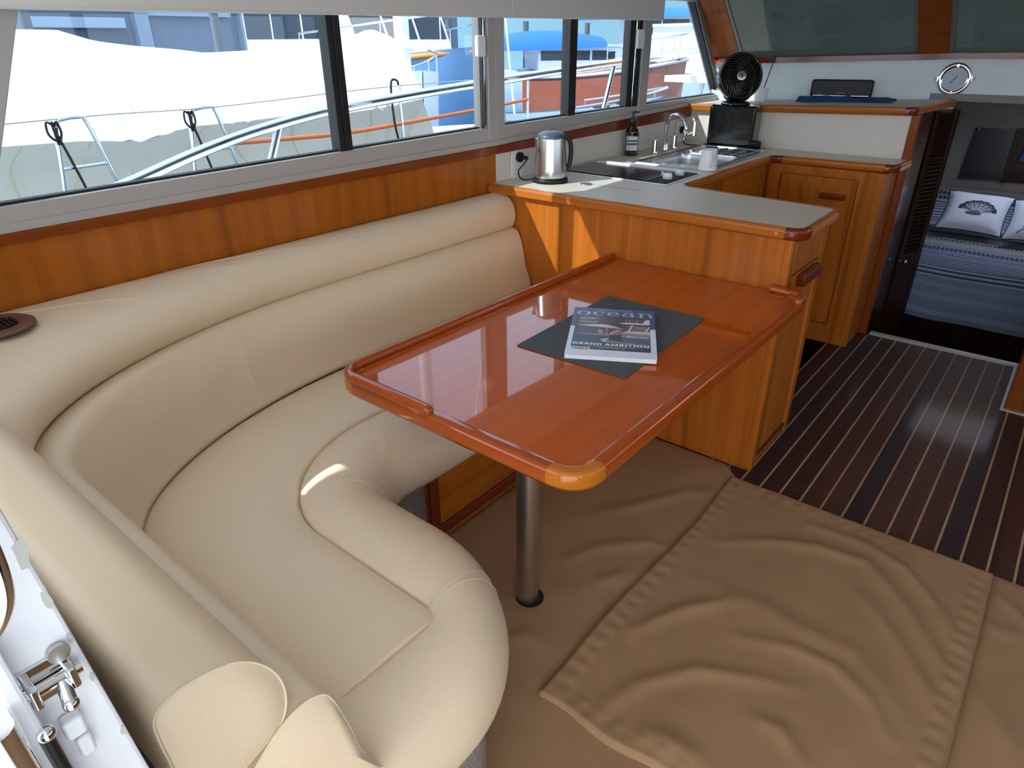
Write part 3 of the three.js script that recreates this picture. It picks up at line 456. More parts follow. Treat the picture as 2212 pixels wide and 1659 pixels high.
function ridgeH(list, x, z, A, W) {
  let h = 0;
  list.forEach((r, k) => {
    let best = 1e9, bt = 0; for (let i = 0; i < r.length - 1; i++) { const [ax, az] = r[i], [bx, bz] = r[i + 1], dx = bx - ax, dz2 = bz - az, t = clamp(((x - ax) * dx + (z - az) * dz2) / (dx * dx + dz2 * dz2)), d = (x - ax - t * dx) ** 2 + (z - az - t * dz2) ** 2; if (d < best) { best = d; bt = (i + t) / (r.length - 1); } }
    const w = W * (0.8 + 0.6 * hash(k, 5)), a = A * (0.6 + 0.7 * hash(k, 8)) * Math.sin(Math.PI * clamp(0.12 + 0.76 * bt)); h += a * Math.exp(-best / (w * w));
  });
  return h;
}
const soft = (x, z, f, s) => vnoise(x * f + 50, z * f + 50, 997, 997, s) - 0.5;
function cloth(x0, x1, z0, z1, step, hfn, edge) {          // draped sheet with a turned-down rim
  const nx = Math.round((x1 - x0) / step), nz = Math.round((z1 - z0) / step);
  return grid(nz + 1, nx + 1, (r, c) => { let x = lerp(x0, x1, c / nx), z = lerp(z0, z1, r / nz); [x, z] = edge ? edge(x, z, c / nx, r / nz) : [x, z]; const rim0 = r === 0 || r === nz || c === 0 || c === nx; return [x, rim0 ? 0.0005 : hfn(x, z), z, x, z]; });
}
const baseH = (x, z) => 0.0055 + ridgeH(ridB, x, z, 0.008, 0.024) + 0.006 * (soft(x, z, 4, 71) + 0.5) * 0.6 + 0.0018 * soft(x, z, 17, 72) - 0.004 * Math.exp(-(((x + 0.885) ** 2 + (z + 1.15) ** 2) / 0.004));
solo('floor_cover', 'tan canvas cover spread over the floor round the table post', 'floor cover', cloth(-1.268, 0.24, -2.108, 0.0, 0.014, baseH, (x, z, u, v) => [x, z - (1 - v) ** 8 * 0.064 * clamp((-0.66 - x) / 0.06)]), M.canvas);
const overH = (x, z) => { const ex = Math.min(x + 0.67, 0.155 - x), ez = Math.min(z + 2.095, -0.905 - z), e = Math.min(ex, ez); const hem = (e < 0.05 ? 0.0012 : 0) + 0.0016 * Math.exp(-(((e - 0.05) / 0.004) ** 2)); const puck = e < 0.06 ? 0.0022 * Math.sin((ex < ez ? z : x) * 120 + 3 * soft(x, z, 8, 3)) * Math.exp(-(((e - 0.04) / 0.02) ** 2)) : 0; return 0.0155 + hem + puck + ridgeH(ridO, x, z, 0.0105, 0.026) + 0.007 * (soft(x, z, 5, 81) + 0.5) + 0.002 * soft(x, z, 19, 82); };
solo('floor_cover', 'hemmed tan canvas panel lying over the middle of the floor', 'floor cover', cloth(-0.67, 0.155, -2.095, -0.905, 0.0085, overH, (x, z, u, v) => [x + 0.008 * Math.sin(z * 7 + 1) * (u < 0.5 ? 1 - 2 * u : 0) - (v > 0.7 ? 0.03 * ((v - 0.7) / 0.3) ** 2 * (1 - u) * 0.3 : 0), z + 0.012 * Math.sin(x * 8) * Math.max(0, v - 0.6) + (v > 0.9 ? 0.006 * Math.sin(x * 24) : 0)]), M.canvas);
part(scene.children[scene.children.length - 1], 'edge_tape', rod([-0.578, 0.012, -0.921], [-0.502, 0.012, -0.905], 0.0025, 8), M.white, 'white tape showing at the hem');
const rightH = (x, z) => 0.012 + ridgeH(ridB, x, z, 0.010, 0.022) + 0.007 * (soft(x, z, 4, 91) + 0.5);
solo('floor_cover', 'tan canvas strip at the right edge beside the planked floor', 'floor cover', cloth(0.145, 1.2, -2.100, 0.0, 0.016, rightH), M.canvas);
// ------------------------------------------------------------ galley cabinets and worktop
const CY = 0.92, CT = 0.036;
const pen = thing('galley_cabinet', 'teak peninsula cabinet with drawer and door, standing behind the table', 'cabinet');
part(pen, 'back_panel', box(-1.885, -0.655, 0.0, CY - CT, -2.198, -2.178, 0.002, 'y'), M.teak, 'light teak veneer panel');
part(pen, 'corner_post', box(-0.662, -0.632, 0.0, CY - CT, -2.214, -2.176, 0.008, 'y'), M.teak);
part(pen, 'carcass', box(-0.66, -0.645, 0.0, CY - CT, -2.54, -2.21, 0.002, 'y'), M.teak);
part(pen, 'inner_side', box(-1.88, -0.66, -0.3, CY - CT, -2.545, -2.53, 0.002, 'y'), M.teak);
part(pen, 'corner_post', box(-0.655, -0.628, 0.02, CY - CT, -2.548, -2.515, 0.008, 'y'), M.teak);
const drw = part(pen, 'drawer', box(-0.646, -0.634, 0.755, 0.868, -2.508, -2.222, 0.003, 'y'), M.teak);
part(drw, 'bead', box(-0.637, -0.6315, 0.755, 0.868, -2.228, -2.222, 0.002, 'y'), M.brass); part(drw, 'bead', box(-0.637, -0.629, 0.755, 0.868, -2.508, -2.494, 0.003, 'y'), M.teak);
const pdr = part(pen, 'door', box(-0.646, -0.634, 0.05, 0.745, -2.508, -2.222, 0.003, 'y'), M.teak);
part(pdr, 'bead', box(-0.637, -0.6315, 0.05, 0.745, -2.228, -2.222, 0.002, 'y'), M.brass); part(pdr, 'bead', box(-0.637, -0.626, 0.07, 0.745, -2.508, -2.490, 0.004, 'y'), M.teak); part(pdr, 'bead', box(-0.637, -0.630, 0.05, 0.075, -2.508, -2.222, 0.003, 'z'), M.trim);
part(drw, 'handle', prism([[-2.475, 0.70], [-2.30, 0.70], [-2.29, 0.725], [-2.30, 0.742], [-2.475, 0.742]], 'x', -0.634, -0.605, { bevel: 0.006, grain: 'z' }), M.trim, 'carved teak pull');

const far = thing('galley_cabinet', 'teak cabinet with panelled door under the far worktop', 'cabinet');
part(far, 'carcass', box(-1.25, -0.70, 0.06, CY - CT, -3.86, -3.622, 0.002, 'y'), M.teak);
part(far, 'face_frame', prism(rect(-1.235, -0.70, 0.0, CY - CT), 'z', -3.625, -3.605, { holes: [rect(-1.175, -0.80, 0.10, 0.845)] }), M.teak);
const fd = part(far, 'door', prism(rect(-1.17, -0.805, 0.105, 0.84), 'z', -3.624, -3.608, { bevel: 0.003 }), M.teak);
part(fd, 'door_panel', prism(rect(-1.13, -0.845, 0.15, 0.80), 'z', -3.612, -3.603, { bevel: 0.004 }), M.teak);
part(fd, 'handle', box(-0.965, -0.845, 0.742, 0.772, -3.606, -3.583, 0.008, 'x'), M.trim, 'teak bar pull');
part(far, 'corner_post', box(-0.725, -0.685, 0.0, CY - CT, -3.64, -3.602, 0.008, 'y'), M.teak);
part(far, 'side_panel', box(-0.702, -0.690, 0.0, CY - CT, -3.86, -3.63, 0.002, 'y'), M.teak);
const side = thing('galley_cabinet', 'shaded teak cabinet below the sink along the side wall', 'cabinet');
part(side, 'front_panel', box(-1.275, -1.262, -0.3, CY - CT, -3.86, -2.55, 0.002, 'y'), M.teak);
part(side, 'stile', box(-1.262, -1.252, -0.2, CY - CT, -3.64, -3.58, 0.002, 'y'), M.teak); part(side, 'stile', box(-1.262, -1.252, -0.2, CY - CT, -3.12, -3.06, 0.002, 'y'), M.teak);
part(side, 'base', box(-1.83, -1.28, -0.3, 0.7, -3.86, -2.56, 0.002, 'y'), M.teak);

const top = thing('galley_worktop', 'U-shaped grey laminate worktop edged in varnished teak', 'worktop');
const wB = (z) => wx(z) + 0.010;
// edging path runs so that the worktop lies on its right-hand (positive) side
const ePts = [[-1.885, -2.145], [-0.595, -2.158, 0.065], [-0.600, -2.56, 0.045], [-1.232, -2.612, 0.045], [-1.228, -3.612, 0.05], [-0.655, -3.640, 0.06], [-0.640, -3.862]];
const eSegs = outline(ePts, false);
const eSec = [[0.004, CY - CT], [0, CY - CT + 0.006], [0, CY - 0.012], [0.003, CY - 0.003], [0.010, CY + 0.001], [0.019, CY + 0.001], [0.022, CY - 0.001], [0.022, CY - CT]];
const lamPoly = (() => { const inn = flat(eSegs.map((s) => ({ pts: s.pts }))); const n = inn.length; const q = inn.map((p, i) => { const a = inn[Math.max(0, i - 1)], b = inn[Math.min(n - 1, i + 1)], l = Math.hypot(b[0] - a[0], b[1] - a[1]), t = [(b[0] - a[0]) / l, (b[1] - a[1]) / l]; return [p[0] + t[1] * 0.0 - (-t[1]) * 0.0 + t[1] * 0.021 * sgn(), p[1] - t[0] * 0.021 * sgn()]; }); return [...q, [wB(-3.87), -3.868], [wB(-2.2), -2.2], [-1.888, -2.17]]; function sgn() { return 1; } })();
const sinkHole = roundRect(-1.645, -1.315, -3.44, -3.06, 0.05);
part(top, 'laminate', prism(lamPoly, 'y', CY - CT, CY - 0.0005, { holes: [sinkHole] }), M.laminate, 'grey speckled laminate');
for (const s of eSegs) { const longZ = s.type === 'line' && Math.abs(s.pts[0][1] - s.pts[1][1]) > Math.abs(s.pts[0][0] - s.pts[1][0]); part(top, s.type === 'arc' ? 'corner_block' : 'edging', uvm(sweep(s, eSec), longZ ? 'z' : 'x'), s.type === 'arc' ? M.trim : M.edge); }
part(top, 'wood_plug', rod([-0.685, CY - 0.018, -2.1555], [-0.685, CY - 0.018, -2.166], 0.0055, 16).translate(0, 0, 0), std('#d18a45', 0.4));
part(top, 'hatch_joint', box(-1.60, -1.30, CY - 0.0004, CY + 0.0003, -2.4035, -2.402, 0.0001), M.aluDark);
part(top, 'lift_ring', lathe([[0.012, 0], [0.024, 0], [0.025, 0.002], [0.02, 0.004], [0.012, 0.003]], 32).translate(-1.558, CY, -2.385), M.steel);

// sink
const sink = thing('sink', 'stainless steel sink with drainer set in the worktop', 'sink');
const rimO = roundRect(-1.70, -1.283, -3.735, -2.965, 0.03), bowl = roundRect(-1.64, -1.32, -3.435, -3.065, 0.05);
part(sink, 'rim', prism(rimO, 'y', CY - 0.001, CY + 0.003, { holes: [bowl], bevel: 0.001 }), M.steel);
part(sink, 'bowl', (() => { const rings = [[1, 0], [0.985, -0.006], [0.965, -0.03], [0.94, -0.12], [0.88, -0.145], [0.6, -0.152], [0.001, -0.154]], c = [-1.48, -3.25]; return grid(rings.length, bowl.length, (r, k) => { const p = bowl[k], f = rings[r][0]; return [c[0] + (p[0] - c[0]) * f, CY + 0.002 + rings[r][1], c[1] + (p[1] - c[1]) * f]; }, { wrapC: true }); })(), M.steel);
part(sink, 'raised_lip', prism(roundRect(-1.69, -1.293, -3.725, -2.975, 0.03), 'y', CY + 0.002, CY + 0.007, { holes: [roundRect(-1.678, -1.305, -3.713, -2.987, 0.03)], bevel: 0.002 }), M.steel);
for (let i = 0; i < 6; i++) part(sink, 'drainer_rib', box(-1.63 + i * 0.055, -1.615 + i * 0.055, CY + 0.002, CY + 0.006, -3.69, -3.48, 0.002), M.steel);
// hob
const hob = thing('cooktop', 'black ceramic hob with two white knobs and a pale rear strip', 'cooktop');
part(hob, 'trim_frame', box(-1.825, -1.283, CY, CY + 0.004, -2.868, -2.560, 0.001), M.white);
part(hob, 'glass_plate', box(-1.818, -1.375, CY + 0.003, CY + 0.009, -2.832, -2.568, 0.001), M.hobGlass, 'black glass plate');
part(hob, 'control_plate', box(-1.372, -1.290, CY + 0.003, CY + 0.007, -2.862, -2.568, 0.001), M.blackmatte);
part(hob, 'rear_strip', box(-1.80, -1.375, CY + 0.003, CY + 0.016, -2.866, -2.838, 0.002), M.white, 'pale rear strip');
for (const z of [-2.665, -2.775]) part(hob, 'knob', lathe([[0, 0.022], [0.017, 0.022], [0.02, 0.018], [0.021, 0], [0, 0]], 24).translate(-1.335, CY + 0.007, z), M.enamel, 'white knob');

// kettle
const ket = thing('kettle', 'brushed steel electric kettle with grey lid on the worktop', 'kettle', [-1.712, CY, -2.345]);
part(ket, 'power_base', lathe([[0, 0], [0.073, 0], [0.074, 0.012], [0.068, 0.02], [0, 0.02]], 48), M.black);
part(ket, 'body', lathe([[0.066, 0.02], [0.069, 0.026], [0.068, 0.05], [0.063, 0.11], [0.057, 0.17], [0.0555, 0.176]], 64), M.steel);
const lid = std('#4a545e', 0.4);
part(ket, 'lid', lathe([[0.0565, 0.174], [0.057, 0.181], [0.052, 0.191], [0.036, 0.199], [0.014, 0.202], [0.012, 0.1995], [0, 0.1995]], 48), lid, 'blue grey domed lid');
part(ket, 'spout', (() => { const n = 10; return grid(6, n + 1, (r, c) => { const t = r / 5, w = 0.36 * (1 - t) * (c / n * 2 - 1), a = 2.50 + w, y = 0.176 - 0.075 * t, R = lerp(0.0555, 0.062, 1 - (y - 0.05) / 0.126) + 0.020 * (1 - t) ** 1.2 * (1 - (c / n * 2 - 1) ** 2) + 0.001; return [R * Math.sin(a) * -1 * -1 * Math.cos(0) * 0 + R * Math.cos(a - 0.35), y, R * Math.sin(a - 0.35)]; }); })(), M.steel);
part(ket, 'handle', tube([[0.043, 0.181, -0.036], [0.053, 0.176, -0.044], [0.062, 0.15, -0.051], [0.064, 0.11, -0.053], [0.060, 0.07, -0.050], [0.053, 0.055, -0.043]], 0.0095, 40, 12), M.black, 'black handle');
part(ket, 'cord', tube([[-0.05, 0.012, 0.045], [-0.085, 0.006, 0.06], [-0.115, 0.01, 0.058], [-0.135, 0.035, 0.045], [-0.118, 0.065, 0.028], [-0.112, 0.085, 0.012], [-0.125, 0.088, 0.002], [-0.150, 0.084, 0.0]], 0.0032, 60, 8), M.black);
part(ket, 'plug', merge(new THREE.CylinderGeometry(0.021, 0.021, 0.016, 28).rotateZ(Math.PI / 2).translate(-0.163, 0.084, 0.004), rod([-0.158, 0.084, 0.004], [-0.128, 0.083, 0.0], 0.008, 12)), M.black, 'black plug');
// outlets
function outlet(z, label) {
  const o = thing('power_outlet', label, 'outlet', [wx(z) + 0.008, 0.975, z]); o.rotation.y = z < -2.2 ? Math.atan2(0.03, 1) : 0;
  part(o, 'plate', prism(roundRect(-0.036, 0.036, -0.058, 0.058, 0.006), 'x', 0, 0.008, { bevel: 0.002 }), M.white);
  for (const s of [-1, 1]) part(o, 'switch', box(0.007, 0.012, -0.052 + (s + 1) * 0.008, -0.040 + (s + 1) * 0.008, 0.012, 0.024, 0.001), M.white);
  for (const [y, z2, a] of [[-0.022, -0.014, 0.5], [-0.022, 0.002, -0.5], [-0.040, -0.006, 0]]) part(o, 'slot', new THREE.BoxGeometry(0.001, 0.009, 0.0022).rotateX(a).translate(0.0082, y, z2), M.hole);
}
outlet(-2.330, 'white wall outlet on the splashback left of the kettle'); outlet(-3.765, 'white wall outlet on the splashback behind the tap');

// soap bottle
const soap = thing('soap_bottle', 'dark amber pump bottle with white label by the splashback', 'bottle', [-1.813, CY, -3.18]);
const lc = document.createElement('canvas'); lc.width = 512; lc.height = 256; const lx = lc.getContext('2d');
lx.fillStyle = '#dfe2e2'; lx.fillRect(0, 0, 512, 256); lx.fillStyle = '#333'; lx.font = 'bold 34px sans-serif'; lx.fillText('Aesop', 24, 46); lx.fillStyle = '#56646c'; lx.fillRect(20, 66, 480, 34); lx.fillStyle = '#33455a'; lx.fillRect(20, 124, 480, 34); lx.fillStyle = '#9aa3a8'; for (let i = 0; i < 4; i++) lx.fillRect(24, 176 + i * 17, 380 - i * 30, 4);
const labT = new THREE.CanvasTexture(lc); labT.colorSpace = THREE.SRGBColorSpace;
part(soap, 'bottle', lathe([[0, 0], [0.030, 0], [0.034, 0.006], [0.034, 0.112], [0.031, 0.122], [0.018, 0.138], [0.0135, 0.143], [0.0135, 0.15], [0, 0.15]], 40), new THREE.MeshPhysicalMaterial({ color: '#120a08', roughness: 0.12, clearcoat: 0.8 }));
part(soap, 'label', new THREE.CylinderGeometry(0.0344, 0.0344, 0.068, 32, 1, true, -0.35, 1.9).translate(0, 0.061, 0), std('#ffffff', 0.55, { map: labT, side: THREE.DoubleSide }), 'white printed label');
part(soap, 'label', new THREE.CylinderGeometry(0.0344, 0.0344, 0.068, 16, 1, true, -1.3, 0.6).translate(0, 0.061, 0), M.white);
part(soap, 'pump_collar', lathe([[0, 0.172], [0.013, 0.172], [0.0155, 0.168], [0.0155, 0.146], [0, 0.146]], 24), M.black);
part(soap, 'pump', merge(rod([0, 0.17, 0], [0, 0.205, 0], 0.005, 12), box(-0.008, 0.03, 0.203, 0.211, -0.008, 0.008, 0.003).rotateY(0.5), box(-0.006, 0.01, 0.2, 0.213, -0.007, 0.007, 0.003)), M.black);
// tap
const tap = thing('tap', 'chrome gooseneck mixer tap with two levers behind the sink', 'tap', [-1.752, CY, -3.43]);
part(tap, 'tap_base', lathe([[0, 0], [0.021, 0], [0.022, 0.006], [0.016, 0.03], [0.0125, 0.06], [0, 0.06]], 28), M.chrome);
part(tap, 'spout', tube([[0, 0.04, 0], [0.0, 0.10, 0], [0.006, 0.145, 0], [0.03, 0.175, 0], [0.065, 0.178, 0], [0.095, 0.158, 0], [0.11, 0.125, 0], [0.112, 0.105, 0]], 0.0098, 60, 16), M.chrome);
part(tap, 'nozzle', lathe([[0, 0.062], [0.010, 0.062], [0.013, 0.07], [0.0145, 0.098], [0.011, 0.11], [0, 0.11]], 24).translate(0.112, 0, 0), M.chrome);
part(tap, 'diverter', merge(rod([0.112, 0.085, 0], [0.155, 0.10, -0.012], 0.009, 14), rod([0.152, 0.085, -0.012], [0.148, 0.155, -0.016], 0.0105, 16), new THREE.SphereGeometry(0.013, 16, 12).translate(0.147, 0.16, -0.016)), M.chrome);
for (const [dx, dz2] of [[0.012, 0.132], [0.012, -0.085]]) {
  const v = part(tap, 'valve', lathe([[0, 0], [0.019, 0], [0.02, 0.005], [0.0155, 0.012], [0.0155, 0.066], [0.012, 0.07], [0, 0.071]], 24).translate(dx, 0, dz2), M.chrome);
  part(v, 'lever', tube([[dx, 0.064, dz2], [dx - 0.02, 0.066, dz2 + 0.006], [dx - 0.038, 0.067, dz2 + 0.01]], 0.0035, 14, 8), M.chrome);
}
// mug
const mug = thing('mug', 'white enamel mug standing at the sink edge', 'mug', [-1.308, CY + 0.001, -2.998]);
part(mug, 'cup', lathe([[0, 0], [0.040, 0], [0.042, 0.004], [0.0355, 0.088], [0.036, 0.0905], [0.0335, 0.0905], [0.0335, 0.086], [0.039, 0.006], [0, 0.006]], 40), M.enamel);
part(mug, 'handle', tube([[0.021, 0.074, 0.030], [0.030, 0.073, 0.042], [0.034, 0.052, 0.046], [0.032, 0.028, 0.044], [0.024, 0.020, 0.033]], 0.0055, 30, 10), M.enamel);

// black appliance, fan and the small things round them
const bx = thing('bread_bin', 'glossy black box appliance in the galley corner', 'appliance', [-1.535, CY, -3.795]); bx.rotation.y = 0.06;
part(bx, 'housing', box(-0.128, 0.128, 0.006, 0.214, -0.062, 0.05, 0.014), M.blackgloss);
part(bx, 'front_door', prism(roundRect(-0.118, 0.118, 0.016, 0.205, 0.012), 'z', 0.045, 0.056, { bevel: 0.003 }), M.blackgloss, 'glossy black door');
part(bx, 'foot_plate', box(-0.125, 0.135, 0, 0.010, -0.06, 0.075, 0.003), M.black);
part(bx, 'side_dial', lathe([[0, 0.038], [0.033, 0.038], [0.036, 0.034], [0.036, 0], [0, 0]], 32).translate(0.135, 0.001, 0.030), M.black, 'round black dial');
const fan = thing('desk_fan', 'small black desk fan with silver hub on the black box', 'fan', [-1.548, CY + 0.214, -3.81]);
part(fan, 'base', lathe([[0, 0], [0.075, 0], [0.078, 0.006], [0.07, 0.016], [0.03, 0.022], [0, 0.023]], 36), M.blackgloss);
part(fan, 'yoke', tube([[-0.078, 0.085, -0.01], [-0.06, 0.035, 0], [0, 0.02, 0], [0.06, 0.035, 0], [0.078, 0.085, -0.01]], 0.009, 40, 10), M.black);
const hd = new THREE.Group(); hd.name = 'head'; hd.position.set(0.004, 0.138, 0.0); hd.rotation.set(-0.22, 0.72, 0, 'YXZ'); hd.scale.setScalar(1.12); fan.add(hd);
part(hd, 'shroud', lathe([[0.060, -0.075], [0.085, -0.06], [0.104, -0.02], [0.106, 0.012], [0.101, 0.022], [0.094, 0.022], [0.092, 0.012], [0.090, -0.02], [0.05, -0.06]], 56).rotateX(Math.PI / 2), M.blackgloss);
part(hd, 'back_plate', new THREE.CylinderGeometry(0.09, 0.07, 0.01, 40).rotateX(Math.PI / 2).translate(0, 0, -0.055), M.black);
for (let i = 0; i < 28; i++) { const a = i / 28 * Math.PI * 2; part(hd, 'grille_fin', tube([0, 1, 2, 3, 4].map((k) => { const r = lerp(0.028, 0.093, k / 4), t = a + 0.85 * (k / 4) ** 1.3; return [r * Math.cos(t), r * Math.sin(t), 0.024 - 0.006 * (k / 4) ** 2]; }), 0.0023, 12, 6), M.blackgloss); }
part(hd, 'grille_ring', new THREE.TorusGeometry(0.062, 0.0013, 6, 48).translate(0, 0, 0.021), M.blackgloss);
part(hd, 'hub', lathe([[0, 0.006], [0.020, 0.005], [0.023, 0.002], [0.024, -0.004], [0, -0.004]], 32).rotateX(Math.PI / 2).translate(0, 0, 0.024), M.steel, 'silver hub');
part(hd, 'hub_mark', merge(new THREE.BoxGeometry(0.003, 0.016, 0.001).rotateZ(0.5).translate(-0.003, 0.002, 0.0305), new THREE.BoxGeometry(0.003, 0.016, 0.001).rotateZ(-0.5).translate(0.003, 0.002, 0.0305), new THREE.BoxGeometry(0.003, 0.018, 0.001).translate(0, -0.006, 0.0305)), M.black);
for (let i = 0; i < 5; i++) { const a = i / 5 * Math.PI * 2; part(hd, 'blade', grid(5, 6, (r, c) => { const q = lerp(0.02, 0.083, r / 4), t = a + 0.9 * (c / 5) + 0.5 * (r / 4); return [q * Math.cos(t), q * Math.sin(t), -0.03 + 0.03 * (c / 5)]; }), M.black); }
solo('cable', 'thin black appliance cable looping below the tap', 'cable', tube([[wx(-3.77) + 0.045, 0.985, -3.775], [-1.775, 0.965, -3.72], [-1.755, 0.935, -3.66], [-1.72, 0.9235, -3.69], [-1.69, 0.9235, -3.745], [-1.672, 0.925, -3.80]], 0.0032, 60, 8), M.black);
solo('plug', 'black round plug in the outlet behind the tap', 'plug', merge(new THREE.CylinderGeometry(0.02, 0.02, 0.018, 24).rotateZ(Math.PI / 2), new THREE.CylinderGeometry(0.008, 0.01, 0.02, 12).rotateZ(Math.PI / 2).translate(0.016, 0, 0)), M.black, [wx(-3.77) + 0.030, 0.988, -3.775]);
solo('cup', 'white cup on the shelf behind the fan', 'cup', lathe([[0, 0], [0.032, 0], [0.038, 0.07], [0.036, 0.07], [0.030, 0.004], [0, 0.004]], 28), M.enamel, [-1.515, shelfY(-1.5) + 0.0015, -4.08]);
solo('antenna_rod', 'thin black rod leaning on the dash panel beside the fan', 'rod', rod([-1.545, shelfY(-1.54) + 0.004, -4.15], [-1.515, 1.365, -4.215], 0.0028, 8), M.black);
// shelf
const shelf = thing('shelf', 'long shelf with laminate top and teak lipping below the windscreen', 'shelf');
const shPts = [[-1.845, -3.835], [-0.675, -3.835, 0.05], [-0.605, -4.485]], shSegs = outline(shPts, false), tilt = (x) => shelfY(x) - 1.132;
part(shelf, 'laminate', (() => { const g = prism([[-1.845, -3.85], [-0.70, -3.85], [-0.625, -4.495], [-1.72, -4.215], [-1.845, -4.185]], 'y', 1.10, 1.1315), p = g.attributes.position; for (let i = 0; i < p.count; i++) p.setY(i, p.getY(i) + tilt(p.getX(i))); return g; })(), M.laminate);
const shSec = [[0.004, 1.097], [0, 1.102], [0, 1.126], [0.004, 1.133], [0.016, 1.134], [0.022, 1.132], [0.022, 1.097]];
for (const s of shSegs) part(shelf, s.type === 'arc' ? 'corner_block' : 'lipping', uvm(sweep(s, shSec, tilt), 'x'), s.type === 'arc' ? M.trim : M.edge);
// speaker, towel, clock
const spX = -1.155, spk = thing('speaker', 'black wide portable speaker with silver line on the shelf', 'speaker', [spX, shelfY(spX) + 0.012, dz(spX) + 0.045]); spk.rotation.set(-0.12, -0.245, 0, 'YXZ'); spk.rotation.y = Math.atan2(0.28, 1.10);
part(spk, 'housing', prism(roundRect(-0.158, 0.158, 0, 0.092, 0.016), 'z', -0.024, 0.024, { bevel: 0.008 }), M.blackmatte);
part(spk, 'front_grille', prism(roundRect(-0.150, 0.150, 0.012, 0.084, 0.012), 'z', 0.022, 0.0265, { bevel: 0.001 }), M.black);
part(spk, 'silver_line', box(-0.142, 0.142, 0.006, 0.0105, 0.023, 0.0275, 0.001), M.steel, 'silver strip');
part(spk, 'logo', box(-0.018, 0.018, 0.020, 0.0235, 0.0262, 0.0268, 0.0002), M.aluDark);
solo('towel', 'crumpled blue microfibre cloth in front of the speaker', 'towel', grid(12, 60, (r, c) => { const u = c / 59, v = r / 11, x = lerp(-1.33, -0.85, u), w = 0.06 + 0.02 * Math.sin(u * 9), z = dz(-1.1) + 0.20 - (v - 0.5) * 2 * w - 0.03 * u + 0.01 * Math.sin(u * 14), e = Math.sin(Math.PI * v); return [x, shelfY(x) + 0.002 + e * (0.012 + 0.010 * vnoise(u * 11, v * 3, 99, 99, 6) + (u < 0.55 ? 0.010 : 0)), z]; }), M.towel);
const clk = thing('ship_clock', 'round chrome porthole clock on the white dash panel', 'clock', [-0.648, 1.256, dz(-0.648) + 0.001]); clk.rotation.y = Math.atan2(0.28, 1.10);
part(clk, 'case', lathe([[0, 0], [0.078, 0], [0.080, 0.006], [0.078, 0.016], [0.070, 0.022], [0.060, 0.020], [0.056, 0.012], [0, 0.010]], 56).rotateX(Math.PI / 2), M.chrome);
part(clk, 'dial', new THREE.CylinderGeometry(0.056, 0.056, 0.003, 48).rotateX(Math.PI / 2).translate(0, 0, 0.0115), std('#aebcc8', 0.5), 'pale blue grey dial');
part(clk, 'hand', new THREE.BoxGeometry(0.003, 0.046, 0.001).rotateZ(-0.7).translate(-0.004, -0.003, 0.0142), M.black); part(clk, 'hand', new THREE.BoxGeometry(0.002, 0.02, 0.001).rotateZ(-0.45).translate(0.004, 0.006, 0.0146), M.black);
for (const a of [Math.PI, 0.05]) part(clk, 'lug', merge(rod([0.078 * Math.cos(a), 0.078 * Math.sin(a) - 0.012, 0.012], [0.078 * Math.cos(a), 0.078 * Math.sin(a) + 0.012, 0.012], 0.006, 12), new THREE.SphereGeometry(0.007, 12, 8).translate(0.088 * Math.cos(a), 0.088 * Math.sin(a), 0.012)), M.chrome);
for (const a of [Math.PI / 2, -Math.PI / 2]) part(clk, 'catch', box(-0.006, 0.006, -0.008, 0.008, 0, 0.008, 0.002).translate(0.065 * Math.cos(a), 0.065 * Math.sin(a), 0.016), M.chrome);
// ------------------------------------------------------------ forward cabin seen through the doorway
const cab = struct('wall_cabin', 'dim lining of the forward cabin behind the doorway');
const greyLin = std('#8d8885', 0.8, { bumpMap: rep(pileT, 5), bumpScale: 0.002 });
part(cab, 'end_wall', box(-1.45, 1.3, -0.5, 1.2, -6.42, -6.36, 0.004), greyLin, 'grey lined end wall');
part(cab, 'side_wall', box(-1.45, -1.38, -0.5, 1.14, -6.4, -4.52, 0.004), greyLin); part(cab, 'side_wall', box(1.2, 1.28, -0.5, 1.2, -6.4, -3.95, 0.004), greyLin);
part(cab, 'cabin_sole', box(-1.45, 1.3, -0.5, -0.42, -6.4, -3.92, 0.004), M.carpet);
part(cab, 'step_riser', box(-0.7, 1.3, -0.45, -0.01, -3.93, -3.905, 0.002), M.darkwood);
part(cab, 'deckhead', prism(rect(-1.5, 1.95, -6.45, -4.47), 'y', 1.150, 1.185, { holes: [rect(-0.45, 0.2, -5.75, -5.2)] }), greyLin);
part(cab, 'end_ledge', box(-1.4, 1.2, 0.36, 0.42, -6.36, -6.24, 0.01), greyLin);
const panelD = thing('cabin_mirror', 'dark smoked mirror panel on the forward cabin end wall', 'mirror', [-0.575, 0.665, -6.345]);
part(panelD, 'mirror_glass', prism([[-0.135, -0.185], [0.135, -0.175], [0.125, 0.19], [-0.115, 0.185]], 'z', 0, 0.006), new THREE.MeshPhysicalMaterial({ color: '#2a2c2f', roughness: 0.25 }));
part(panelD, 'catch', box(-0.115, -0.085, 0.165, 0.185, 0.006, 0.014, 0.003), M.chrome);
const lock = thing('cabin_locker', 'black open locker beside the smoked mirror', 'locker', [-0.28, 0.665, -6.35]);
part(lock, 'locker_back', box(-0.14, 0.3, -0.18, 0.2, 0, 0.004, 0.001), M.darkwood); part(lock, 'divider', box(-0.155, -0.115, -0.185, 0.195, 0, 0.02, 0.003), M.darkwood); part(lock, 'blue_lit_strip', rod([-0.07, -0.02, 0.03], [-0.02, 0.19, 0.03], 0.022, 16), std('#31497c', 0.35));  // blue rod is a blue-lit strip, its light put into the colour
